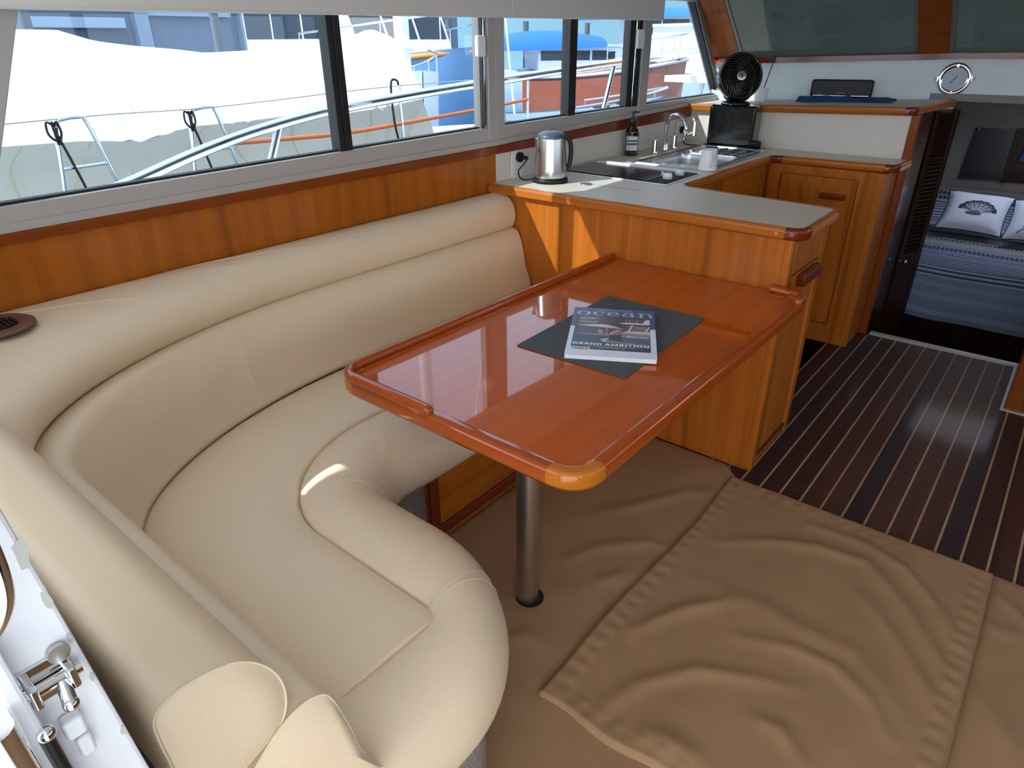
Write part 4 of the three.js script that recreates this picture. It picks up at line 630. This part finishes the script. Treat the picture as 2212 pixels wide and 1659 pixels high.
// side of the doorway: dark panel, folded louvred door
const dp = struct('door_2', 'dark folded louvred door leaf at the port side of the forward doorway', null, null, 'door');
part(dp, 'dark_panel', box(-0.682, -0.657, -0.42, 1.105, -4.22, -3.902, 0.003), M.darkwood, 'dark varnished side panel');
part(dp, 'dark_panel', box(-0.700, -0.690, -0.42, 1.105, -4.5, -4.2, 0.003), M.darkwood);
const leaf = new THREE.Group(); leaf.name = 'louvre_leaf'; leaf.position.set(-0.664, 0, -4.30); leaf.rotation.y = -0.40; dp.add(leaf);
part(leaf, 'stile', box(-0.012, 0.014, -0.42, 1.11, -0.03, 0.0, 0.003), M.darkwood); part(leaf, 'stile', box(-0.012, 0.014, -0.42, 1.11, -0.20, -0.165, 0.003), M.darkwood);
part(leaf, 'panel', box(-0.008, 0.010, -0.42, 0.30, -0.17, -0.03, 0.002), M.darkwood); part(leaf, 'rail', box(-0.012, 0.014, 0.28, 0.34, -0.17, -0.03, 0.002), M.darkwood);
part(leaf, 'backing', box(-0.010, -0.006, 0.3, 1.1, -0.17, -0.03, 0.001), M.darkwood);
for (let i = 0; i < 34; i++) part(leaf, 'louvre', new THREE.BoxGeometry(0.024, 0.004, 0.137).rotateZ(0.6).translate(0.001, 0.352 + i * 0.0222, -0.0975), M.darkwood);
part(leaf, 'door_knob', merge(new THREE.SphereGeometry(0.012, 16, 12).translate(0.04, 0.31, -0.02), rod([0.01, 0.31, -0.02], [0.035, 0.31, -0.02], 0.005, 10)), M.chrome, 'chrome knob');
// bed with woven spread and two cushions
const spreadC = document.createElement('canvas'); spreadC.width = 1024; spreadC.height = 1024; const sx = spreadC.getContext('2d');
(() => {
  sx.fillStyle = '#8b95a3'; sx.fillRect(0, 0, 1024, 1024);
  const dash = (y, h, n, c, o = 0) => { sx.fillStyle = c; for (let i = 0; i < n; i++) { sx.beginPath(); sx.ellipse((i + 0.5 + o) * 1024 / n, y, 1024 / n * 0.36, h / 2, 0.25, 0, 7); sx.fill(); } };
  const lines = (y0, y1, n, c, w) => { sx.fillStyle = c; for (let i = 0; i < n; i++) sx.fillRect(0, y0 + (y1 - y0) * i / n, 1024, w); };
  sx.fillStyle = '#a9b6c6'; sx.fillRect(0, 60, 1024, 190); lines(70, 240, 9, '#4b566c', 7); dash(20, 22, 40, '#23293c'); dash(48, 20, 40, '#2a3046', 0.5);
  sx.fillStyle = '#64748c'; sx.fillRect(0, 250, 1024, 110); dash(275, 20, 50, '#39435a'); dash(305, 20, 50, '#aab6c4', 0.5); dash(340, 20, 50, '#39435a');
  sx.fillStyle = '#8f8f93'; sx.fillRect(0, 370, 1024, 180); dash(400, 24, 60, '#b5b7bb'); dash(455, 18, 46, '#2a2f40'); dash(500, 26, 70, '#a8aab2'); dash(530, 18, 70, '#bfc2c8', 0.5);
  dash(590, 30, 44, '#262b3d'); dash(620, 26, 44, '#262b3d', 0.3); sx.fillStyle = '#a7b7d0'; sx.fillRect(0, 645, 1024, 240); lines(655, 890, 13, '#3d4c6e', 8);
  sx.fillStyle = '#7d8fad'; sx.fillRect(0, 890, 1024, 134); dash(915, 18, 60, '#93a3bd'); dash(955, 18, 60, '#93a3bd', 0.5); dash(1000, 20, 60, '#a5b2c8');
})();
const spreadT = new THREE.CanvasTexture(spreadC); spreadT.colorSpace = THREE.SRGBColorSpace; spreadT.wrapS = THREE.RepeatWrapping;
const bed = thing('bed', 'cabin bed on a dark plinth in the forward cabin', 'bed');
part(bed, 'mattress', prism([[-4.62, 0.0], [-4.62, 0.232], [-5.7, 0.212], [-6.24, 0.38], [-6.24, 0.0]], 'x', -1.2, 0.95), M.white); part(bed, 'bed_base', box(-1.2, 0.95, -0.42, 0.0, -6.24, -4.66, 0.004), M.darkwood);
const prof2 = []; for (let i = 0; i <= 40; i++) { const s = i / 40; if (s < 0.78) { const t = s / 0.78; prof2.push([lerp(-6.2, -4.64, t), 0.226 + 0.026 * t * t + 0.178 * Math.pow(clamp(1 - t / 0.36), 1.3)]); } else { const t = (s - 0.78) / 0.22; prof2.push([-4.605 + 0.012 * Math.sin(t * 3) - 0.035 * (1 - t) ** 4, 0.252 - 0.34 * t * t * (1.6 - 0.6 * t)]); } }
solo('bedspread', 'blue grey woven bedspread with dark dashed stripes on the bed', 'bedspread', grid(41, 90, (r, c) => { const x = lerp(-1.2, 0.95, c / 89), [z, y] = prof2[r]; return [x, y + 0.010 * soft(x, z, 5, 12) + 0.004 * Math.sin(r * 1.57), z + (r > 31 ? 0.012 * Math.sin(x * 14 + r * 0.2) * (r - 31) / 9 : 0), (x + 1.2) / 1.1, 1 - r / 40]; }), std('#ffffff', 0.9, { map: spreadT, bumpMap: rep(pileT, 8), bumpScale: 0.004 }));
function pillowTex(kind) {
  const c = document.createElement('canvas'); c.width = c.height = 512; const g = c.getContext('2d'); g.fillStyle = '#d6dae4'; g.fillRect(0, 0, 512, 512);
  if (kind === 0) { const X = 270, Y = 330; for (let i = 0; i < 15; i++) { const a0 = Math.PI * (1.08 + 0.86 * i / 15), a1 = Math.PI * (1.08 + 0.86 * (i + 1) / 15), R = 170 + (i % 2) * 6; g.fillStyle = i % 2 ? '#4d4f5a' : '#8c8d96'; g.beginPath(); g.moveTo(X, Y); g.arc(X, Y, R, a0, a1); g.fill(); g.fillStyle = '#2d2f3c'; g.beginPath(); g.arc(X, Y, R, a0, a1); g.arc(X, Y, R - 38, a1, a0, true); g.fill(); } g.strokeStyle = '#d6dae4'; g.lineWidth = 5; for (let i = 3; i < 14; i++) { const a = Math.PI * (1.08 + 0.86 * i / 15); g.beginPath(); g.moveTo(X + 40 * Math.cos(a), Y + 40 * Math.sin(a)); g.lineTo(X + 155 * Math.cos(a), Y + 155 * Math.sin(a)); g.stroke(); } g.fillStyle = '#54555f'; g.beginPath(); g.ellipse(X - 20, Y + 12, 70, 26, 0, 0, 7); g.fill(); }
  else { g.strokeStyle = '#6c7080'; g.lineWidth = 16; for (let i = 0; i < 7; i++) { g.beginPath(); g.moveTo(90 + 30 * i, 470 - 60 * i); g.quadraticCurveTo(220 + 10 * i, 330 - 40 * i, 330 - 4 * i, 330 - 45 * i); g.stroke(); } }
  const t = new THREE.CanvasTexture(c); t.colorSpace = THREE.SRGBColorSpace; return t;
}
function pillow(label, kind, pos, w, h, rot) {
  const p = thing('cushion', label, 'cushion', pos); p.rotation.set(...rot, 'YXZ');
  const n = 20, P = (u, v, s) => { const pin = 1 - 0.10 * (1 - v * v) * u * u - 0, pv = 1 - 0.10 * (1 - u * u) * v * v; return [u * w / 2 * (1 - 0.08 * (1 - v * v)), v * h / 2 * (1 - 0.08 * (1 - u * u)), s * 0.055 * Math.pow((1 - u ** 4) * (1 - v ** 4), 0.6), (u + 1) / 2, (v + 1) / 2]; };
  part(p, 'cover', merge(grid(n + 1, n + 1, (r, c) => P(c / n * 2 - 1, r / n * 2 - 1, 1)), grid(n + 1, n + 1, (r, c) => P(1 - c / n * 2, r / n * 2 - 1, -1))), std('#ffffff', 0.85, { map: pillowTex(kind) }));
  const e = []; for (const [a, b, c, d] of [[-1, -1, 1, -1], [1, -1, 1, 1], [1, 1, -1, 1], [-1, 1, -1, -1]]) for (let i = 0; i < 8; i++) e.push(P(lerp(a, c, i / 8), lerp(b, d, i / 8), 0).slice(0, 3));
  part(p, 'piping', tube(e, 0.004, 120, 6, true, 0.1), std('#23283a', 0.8));
}
pillow('white cushion printed with a grey scallop shell on the bed', 0, [-0.462, 0.395, -5.50], 0.38, 0.35, [-0.95, 0.05, -0.04]);
pillow('white cushion printed with a leaf spray, cut off by the picture edge', 1, [-0.075, 0.395, -5.46], 0.38, 0.35, [-0.95, -0.05, 0.05]);

const stbd = thing('helm_cabinet', 'red teak cabinet corner at the right edge beside the doorway', 'cabinet');
part(stbd, 'carcass', box(0.042, 1.1, 0.0, 1.0, -3.89, -3.332, 0.004, 'y'), M.teakDark); part(stbd, 'plinth_strip', box(0.03, 1.1, 0.0, 0.008, -3.9, -3.318, 0.002), M.alu);

// ------------------------------------------------------------ our own boat outside the windows
const hullW = std('#e8eaee', 0.35);
struct('cockpit_roof', 'white roof over the aft cockpit behind the camera', prism(rect(-2.134, 2.134, -0.03, 2.9), 'y', 2.0, 2.08), hullW, 'roof');
struct('cockpit_floor', 'pale cockpit deck behind the camera', box(-2.0, 2.0, -0.2, -0.1, -0.02, 3.4, 0.01), std('#d8d2c6', 0.6), 'deck');
struct('side_deck', 'white side deck below the port windows', box(-2.42, -1.97, 0.7, 0.86, -6.5, 3.0, 0.02), hullW, 'deck');
struct('side_deck', 'white side deck on the starboard side', box(1.97, 2.42, 0.7, 0.86, -6.5, 3.0, 0.02), hullW, 'deck');
struct('foredeck', 'white foredeck ahead of the windscreen', prism([[-2.4, -4.6], [2.4, -4.6], [1.6, -8], [0, -9.5], [-1.6, -8]], 'y', 1.19, 1.23, { holes: [rect(-0.45, 0.2, -5.75, -5.2)] }), hullW, 'deck');
const rail = thing('guard_rail', 'stainless tube guard rail just outside the side windows', 'railing');
const rp = [[-2.35, 1.00, -0.72], [-2.35, 1.045, -0.92], [-2.35, 1.115, -1.18], [-2.35, 1.165, -1.42], [-2.35, 1.205, -1.71], [-2.35, 1.235, -2.1], [-2.35, 1.27, -2.71], [-2.33, 1.31, -3.42], [-2.29, 1.355, -4.25], [-2.2, 1.41, -5.13], [-2.0, 1.46, -6.2]];
part(rail, 'top_rail', tube(rp, 0.020, 90, 14), M.chrome);
for (const [t, b] of [[[-2.35, 1.168, -1.5], [-2.35, 0.86, -1.36]], [[-2.35, 1.262, -2.65], [-2.35, 0.86, -2.545]], [[-2.32, 1.33, -3.80], [-2.32, 0.86, -3.62]], [[-2.22, 1.385, -4.92], [-2.22, 0.86, -4.7]]]) part(rail, 'stanchion', rod(t, b, 0.0145, 14), M.chrome);

// ------------------------------------------------------------ the marina
const waterT = tex(256, (u, v) => { const k = 0.5 * vnoise(u * 8, v * 24, 8, 24, 91) + 0.3 * vnoise(u * 20, v * 60, 20, 60, 92) + 0.2 * vnoise(u * 50, v * 90, 50, 90, 93); return [k, k, k]; }, false);
const wg = new THREE.PlaneGeometry(400, 400).rotateX(-Math.PI / 2); { const u = wg.attributes.uv; for (let i = 0; i < u.count; i++) u.setXY(i, u.getX(i) * 400, u.getY(i) * 400); }
struct('water', 'blue green harbour water between the boats', wg, std('#4d8299', 0.12, { bumpMap: rep(waterT, 0.25), bumpScale: 0.12 }), 'water').position.set(-60, -1.1, -40);
// neighbouring yacht under a canvas cover
const yacht = thing('sailing_yacht', 'neighbouring yacht under a large cream canvas cover', 'boat');
const yz = (s) => lerp(2.6, -6.6, s);
part(yacht, 'hull', grid(7, 40, (r, c) => { const s = c / 39, z = yz(s), bw = 1.5 * Math.pow(Math.max(0, 1 - Math.max(0, (s - 0.5) / 0.5) ** 2.2), 0.6) + 0.001, k = [[1, 0.45], [1.02, 0.2], [0.98, -0.3], [0.85, -0.8], [0.5, -1.2], [0.2, -1.35], [0, -1.4]][r]; return [-5.2 + bw * k[0], k[1] + 0.12 * s * s, z]; }), hullW);
part(yacht, 'deck', grid(2, 40, (r, c) => { const s = c / 39, bw = 1.5 * Math.pow(Math.max(0, 1 - Math.max(0, (s - 0.5) / 0.5) ** 2.2), 0.6) + 0.001; return [-5.2 + bw * (r ? 1 : -1), 0.46 + 0.12 * s * s, yz(s)]; }), std('#c9cfd6', 0.6));
const canvasMat = new THREE.MeshPhysicalMaterial({ color: '#f3ead8', roughness: 0.95, transmission: 0.15, thickness: 0, bumpMap: rep(weaveT, 20), bumpScale: 0.0006 });
const ridge = [[1.6, 1.55], [-1.55, 1.536], [-1.75, 1.536], [-1.94, 1.475], [-2.2, 1.438], [-2.45, 1.413], [-2.63, 1.389], [-2.99, 1.40], [-3.43, 1.438], [-3.74, 1.438], [-4.03, 1.50], [-4.13, 1.55], [-4.3, 1.50]];
const hemL = [[1.6, 1.06], [-0.96, 1.043], [-1.3, 1.034], [-1.58, 1.006], [-1.86, 1.052], [-2.13, 1.052], [-2.49, 1.06], [-2.9, 1.043], [-3.26, 1.06], [-3.56, 1.09]];
const poly1 = (L2, z) => { for (let i = 0; i < L2.length - 1; i++) if (z <= L2[i][0] && z >= L2[i + 1][0]) return ln(z, ...L2[i], ...L2[i + 1]); return L2[L2.length - 1][1]; };
const coverAt = (q, c) => {
  const s = c / 109; let z, x, y;
  const zr = lerp(1.6, -4.3, s), zh = lerp(1.6, -3.56, s), yr = poly1(ridge, zr), yh = poly1(hemL, zh);
  if (q < 0.2) { const t = q / 0.2; return [lerp(-6.1, -4.9, t), lerp(yh, yr, Math.sqrt(t)), zr]; }
  if (q <= 0.75) { const t = (q - 0.2) / 0.55; z = lerp(zr, zh, t); x = lerp(-4.9, -3.72, t); y = lerp(yr, yh, t) + 0.10 * Math.sin(Math.PI * t); let f = 0; for (const zt of [-1.62, -2.1, -2.62, -3.2]) f += Math.exp(-(((z - zt) / 0.10) ** 2)) * Math.sin((z - zt) * 60 + t * 3) * 0.03 * Math.max(0, t - 0.5) * 2; y += f; return [x, y, z]; }
  const t = (q - 0.75) / 0.25; return [-3.72 - 0.16 * Math.min(1, t * 3) + 0.03 * soft(0, zh, 6, 9) * t, yh - 0.75 * t, zh + 0.05 * soft(1, zh, 4, 3) * t];
};
part(yacht, 'canvas_cover', grid(13, 110, (r, c) => coverAt(0.75 * r / 12, c)), canvasMat, 'sunlit cream canvas cover');
part(yacht, 'cover_skirt', grid(7, 110, (r, c) => coverAt(0.7501 + 0.2499 * r / 6, c)), canvasMat, 'hanging skirt of the cover');
part(yacht, 'cover_end', grid(8, 10, (r, c) => { const t = r / 7, u = c / 9, x = lerp(-5.6, -3.74, u), top2 = lerp(1.50, 1.09, u) + 0.08 * Math.sin(Math.PI * u), z = lerp(-4.3, -3.56, u) - 0.05 * Math.sin(t * Math.PI); return [x, lerp(top2, 0.55, t), z - 0.12 * t]; }), canvasMat);
for (let i = 0; i < 9; i++) { const z = -1.05 - i * 0.29; part(yacht, 'cover_tie', tube([[-3.725, poly1(hemL, z) - 0.005, z], [-3.80, 0.92, z - 0.10 + 0.2 * hash(i, 1)], [-3.86, 0.72, z - 0.16 + 0.34 * hash(i, 2)]], 0.006, 16, 6), M.stitch); }
for (const [zc, w] of [[-1.235, 0.115], [-1.865, 0.12]]) {
  part(yacht, 'gate_frame', tube([[-3.6, 0.42, zc + w + 0.05], [-3.6, 0.84, zc + w * 0.9], [-3.6, 1.11, zc + w * 0.55], [-3.6, 1.145, zc + w * 0.25], [-3.6, 1.15, zc - w * 0.35], [-3.6, 1.12, zc - w * 0.62], [-3.6, 0.84, zc - w * 1.15], [-3.6, 0.42, zc - w * 1.6]], 0.0105, 60, 10), M.chrome, 'bent steel gate frame');
  part(yacht, 'gate_frame', rod([-3.6, 0.935, zc + w * 0.8], [-3.6, 0.94, zc - w], 0.008, 10), M.chrome);
  part(yacht, 'rope_coil', merge([0, 1, 2].map((k) => tube([[-3.59, 1.12, zc + w * 0.62], [-3.58, 1.14, zc + w * 0.62 + 0.03 - 0.02 * k], [-3.58, 1.09, zc + w * 0.62 + 0.034 - 0.026 * k], [-3.585, 1.06 - 0.01 * k, zc + w * 0.62 + 0.005], [-3.59, 1.11, zc + w * 0.62 - 0.004]], 0.005, 24, 6))), M.black, 'black coiled line');
  part(yacht, 'rope', tube([[-3.585, 1.08, zc + w * 0.6], [-3.58, 0.95, zc + w * 0.35], [-3.58, 0.8, zc + w * 0.1], [-3.58, 0.5, zc - 0.02]], 0.006, 24, 6), M.black);
}
for (const [a, b] of [[[-3.4, 1.21, -3.05], [-3.4, 0.5, -3.07]], [[-3.4, 1.22, -4.35], [-3.4, 0.5, -4.33]]]) part(yacht, 'stanchion', rod(a, b, 0.011, 10), M.chrome);
part(yacht, 'lifeline', tube([[-3.55, 1.13, -0.2], [-3.6, 1.15, -1.3], [-3.58, 1.15, -1.95], [-3.45, 1.20, -3.05], [-3.4, 1.21, -4.35]], 0.003, 40, 6), M.brushed);
part(yacht, 'orange_rope', tube([[-3.42, 0.985, -1.9], [-3.4, 0.975, -2.3], [-3.4, 0.97, -2.6], [-3.4, 0.985, -3.06], [-3.4, 1.02, -3.81], [-3.4, 1.05, -4.34]], 0.011, 50, 8), std('#e8763a', 0.7), 'orange rope along the lifeline');
part(yacht, 'black_line', tube([[-3.4, 1.20, -3.05], [-3.39, 1.235, -3.03], [-3.39, 1.22, -2.98], [-3.39, 1.0, -2.985], [-3.39, 0.85, -3.02]], 0.007, 30, 6), M.black);
part(yacht, 'mast', rod([-5.2, 0.4, -4.75], [-5.2, 11, -4.75], 0.07, 16), M.gel); part(yacht, 'stay', rod([-3.9, 0.5, -4.75], [-5.15, 8, -4.75], 0.006, 6), M.brushed); part(yacht, 'stay', rod([-5.2, 0.7, -6.4], [-5.2, 11, -4.8], 0.012, 6), M.gel);

function motorBoat(name, label, pos, turn, { L: LEN, W, H, hull, deck = '#e3e6ea', cabin = '#eef0f2', cabinH = 1.0, c0 = 0.25, c1 = 0.62, stripe, cover: cov, railH = 0.5 }) {
  const b = thing(name, label, 'boat', pos, 'boats across the water'); b.rotation.y = turn;
  const bw = (s) => W / 2 * Math.pow(Math.max(0.0001, 1 - Math.max(0, (s - 0.45) / 0.55) ** 2), 0.55), shH = (s) => H + 0.22 * H * s * s, X = (s) => (s - 0.5) * LEN;
  const ring = (k, yk) => (c) => { const s = c / 29; return [X(s), yk(s), bw(s) * k]; };
  for (const sd of [1, -1]) part(b, 'hull_side', grid(5, 30, (r, c) => { const s = c / 29, k = [1, 0.98, 0.9, 0.72, 0.3][r]; return [X(s) - (r * 0.03 * LEN * s * s * 0.4), lerp(shH(s), -0.25, [0, 0.3, 0.6, 0.85, 1][r]), sd * bw(s) * k]; }), std(hull, 0.3));
  part(b, 'transom', grid(2, 2, (r, c) => [X(0), r ? -0.2 : shH(0), (c ? 1 : -1) * bw(0) * (r ? 0.5 : 1)]), std(hull, 0.3));
  part(b, 'deck', grid(2, 30, (r, c) => { const s = c / 29; return [X(s), shH(s) - 0.02, (r ? 1 : -1) * bw(s)]; }), std(deck, 0.6));
  if (stripe) for (const sd of [1, -1]) part(b, 'rub_rail', tube(Array.from({ length: 12 }, (_, i) => { const s = i / 11.01; return [X(s), shH(s) - 0.06, sd * (bw(s) + 0.01)]; }), 0.045, 40, 6), std(stripe, 0.5));
  const cy0 = H * 1.02, x0 = X(c0), x1 = X(c1), hw = W * 0.36;
  if (cabinH > 0) {
    part(b, 'cabin', prism([[x0, cy0], [x1 + 0.5 * cabinH, cy0], [x1, cy0 + cabinH], [x0, cy0 + cabinH]], 'z', -hw, hw, { bevel: 0.03 }), std(cabin, 0.35));
    part(b, 'cabin_roof', prism(rect(x0 - 0.2, x1 + 0.1, cy0 + cabinH, cy0 + cabinH + 0.07), 'z', -hw - 0.08, hw + 0.08, { bevel: 0.02 }), std(cabin, 0.35));
    const dk = std('#26313c', 0.15), n = 3, wl = (x1 - x0 - 0.2) / n;
    for (const sd of [1, -1]) for (let i = 0; i < n; i++) part(b, 'window', box(x0 + 0.1 + i * wl, x0 + 0.02 + (i + 1) * wl, cy0 + cabinH * 0.42, cy0 + cabinH * 0.85, sd > 0 ? hw - 0.01 : -hw - 0.02, sd > 0 ? hw + 0.02 : -hw + 0.01, 0.01), dk);
    for (const k of [-1, 0, 1]) part(b, 'windscreen', box(-0.02, 0.02, -cabinH * 0.25, cabinH * 0.25, (k - 0.45) * hw * 0.64, (k + 0.45) * hw * 0.64, 0.01).rotateZ(0.46).translate(x1 + 0.19 * cabinH, cy0 + cabinH * 0.63, 0), dk);
  }
  for (const f of [0.66, 0.78]) part(b, 'deck_hatch', box(X(f) - 0.12, X(f) + 0.12, shH(f), shH(f) + 0.05, -0.13, 0.13, 0.015), std('#3b444d', 0.3));
  if (cov) part(b, 'fabric_cover', grid(9, 14, (r, c) => { const s = lerp(0.02, 0.55, c / 13), a = Math.PI * r / 8; return [X(s), shH(s) + (0.35 + 0.25 * Math.sin(c / 13 * Math.PI)) * Math.sin(a) + (cabinH > 0 ? cabinH * 0.9 : 0), bw(s) * 0.95 * Math.cos(a)]; }), std(cov, 0.8));
  const rpts = (sd) => Array.from({ length: 8 }, (_, i) => { const s = 0.55 + 0.445 * i / 7; return [X(s), shH(s) + railH, sd * bw(s) * 0.95]; });
  for (const sd of [1, -1]) { part(b, 'bow_rail', tube(rpts(sd), 0.016, 30, 6), M.chrome); for (const q of rpts(sd).filter((_, i) => i % 2 === 0)) part(b, 'rail_post', rod(q, [q[0], q[1] - railH, q[2]], 0.012, 6), M.chrome); }
  return b;
}
motorBoat('motor_yacht', 'white motor yacht with orange rubbing strip behind the covered yacht', [-11.8, -1.0, -9.5], -0.1, { L: 8, W: 3.0, H: 1.95, hull: '#5f86ae', cabinH: 1.2, c0: 0.2, c1: 0.66, stripe: '#d98a3c', cabin: '#f2efe9' });
motorBoat('motor_launch', 'white foredeck with two dark hatches and bow rail in mid water', [-8.4, -1.05, -6.3], -0.15, { L: 4.4, W: 2.0, H: 1.80, hull: '#dfe5ee', cabinH: 0, railH: 0.22 });
motorBoat('motor_cruiser', 'white cruiser with a bright blue canopy beyond the galley window', [-15, -1.0, -22.5], 0.9, { L: 8, W: 2.8, H: 1.5, hull: '#eef1f5', cabinH: 0.7, cover: '#2d6fd0' });
motorBoat('wooden_launch', 'brick red hulled launch low in the water beyond the rail', [-9.7, -1.05, -15.6], 0.3, { L: 3.8, W: 1.9, H: 1.75, hull: '#a35c48', cabinH: 0, stripe: '#d9d3c8' });
motorBoat('motor_cruiser', 'white cruiser seen through the foremost side pane', [-9.2, -1.05, -21.8], 1.2, { L: 9, W: 3, H: 1.6, hull: '#f2f4f7', cabinH: 1.2 });
motorBoat('tender', 'small grey tender with white fenders near the rail', [-6.2, -1.1, -9.0], 0.5, { L: 2.8, W: 1.4, H: 1.5, hull: '#56606b', deck: '#7b8894', cabinH: 0, railH: 0.1 });
motorBoat('motor_cruiser', 'large white cruiser moored far behind the red launch', [-19, -1.0, -38], 0.8, { L: 13, W: 4, H: 2.0, hull: '#f4f5f7', cabinH: 1.6, cover: '#3f7fd6' });
motorBoat('motor_cruiser', 'white cruiser moored furthest off beyond the raked window edge', [-10.5, -1.0, -40], 1.35, { L: 12, W: 4, H: 2.0, hull: '#f4f5f7', cabinH: 1.6 });
const dock = thing('pontoon', 'grey floating pontoon with piles across the water', 'pontoon');
part(dock, 'walkway', box(-29, -26.5, -0.7, -0.4, -44, 14, 0.03), std('#8b8d90', 0.8)); for (let i = 0; i < 9; i++) part(dock, 'pile', rod([-26.3, -1.4, 10 - i * 6.2], [-26.3, 2.4, 10 - i * 6.2], 0.16, 14), std('#5d6166', 0.8));
const shed = thing('boat_shed', 'long blue grey boat shed behind the canvas cover', 'building');
part(shed, 'wall', box(-44, -34, -1.0, 11, -36, 22, 0.05), std('#66788d', 0.8));
for (let i = 0; i < 11; i++) { part(shed, 'opening', box(-33.99, -33.9, 0.0, 5.6, 19 - i * 5 - 3.9, 19 - i * 5, 0.02), std(['#4a596b', '#5d7086', '#8fa3b8'][i % 3], 0.6)); part(shed, 'column', box(-33.95, -33.5, -1.0, 10.5, 19.2 - i * 5, 19.8 - i * 5, 0.03), std('#8798ab', 0.7)); part(shed, 'beam', box(-33.95, -33.6, 2.0 + (i % 2) * 0.5, 2.4 + (i % 2) * 0.5, 15.2 - i * 5, 19.2 - i * 5, 0.03), std('#9fb0c2', 0.7)); }
part(shed, 'roof', prism([[-44.5, 11], [-33, 11], [-39, 14]], 'z', -36.5, 22.5), std('#76879a', 0.7));
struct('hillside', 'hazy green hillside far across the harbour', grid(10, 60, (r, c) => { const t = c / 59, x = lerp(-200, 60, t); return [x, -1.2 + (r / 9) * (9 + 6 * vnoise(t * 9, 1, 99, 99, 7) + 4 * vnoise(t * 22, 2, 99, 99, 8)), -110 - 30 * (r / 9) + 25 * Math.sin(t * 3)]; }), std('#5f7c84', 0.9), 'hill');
scene.traverse((o) => { if (o.isMesh && !(o.material.transmission > 0.9)) o.material.side = THREE.DoubleSide; });
renderer.render(scene, camera);
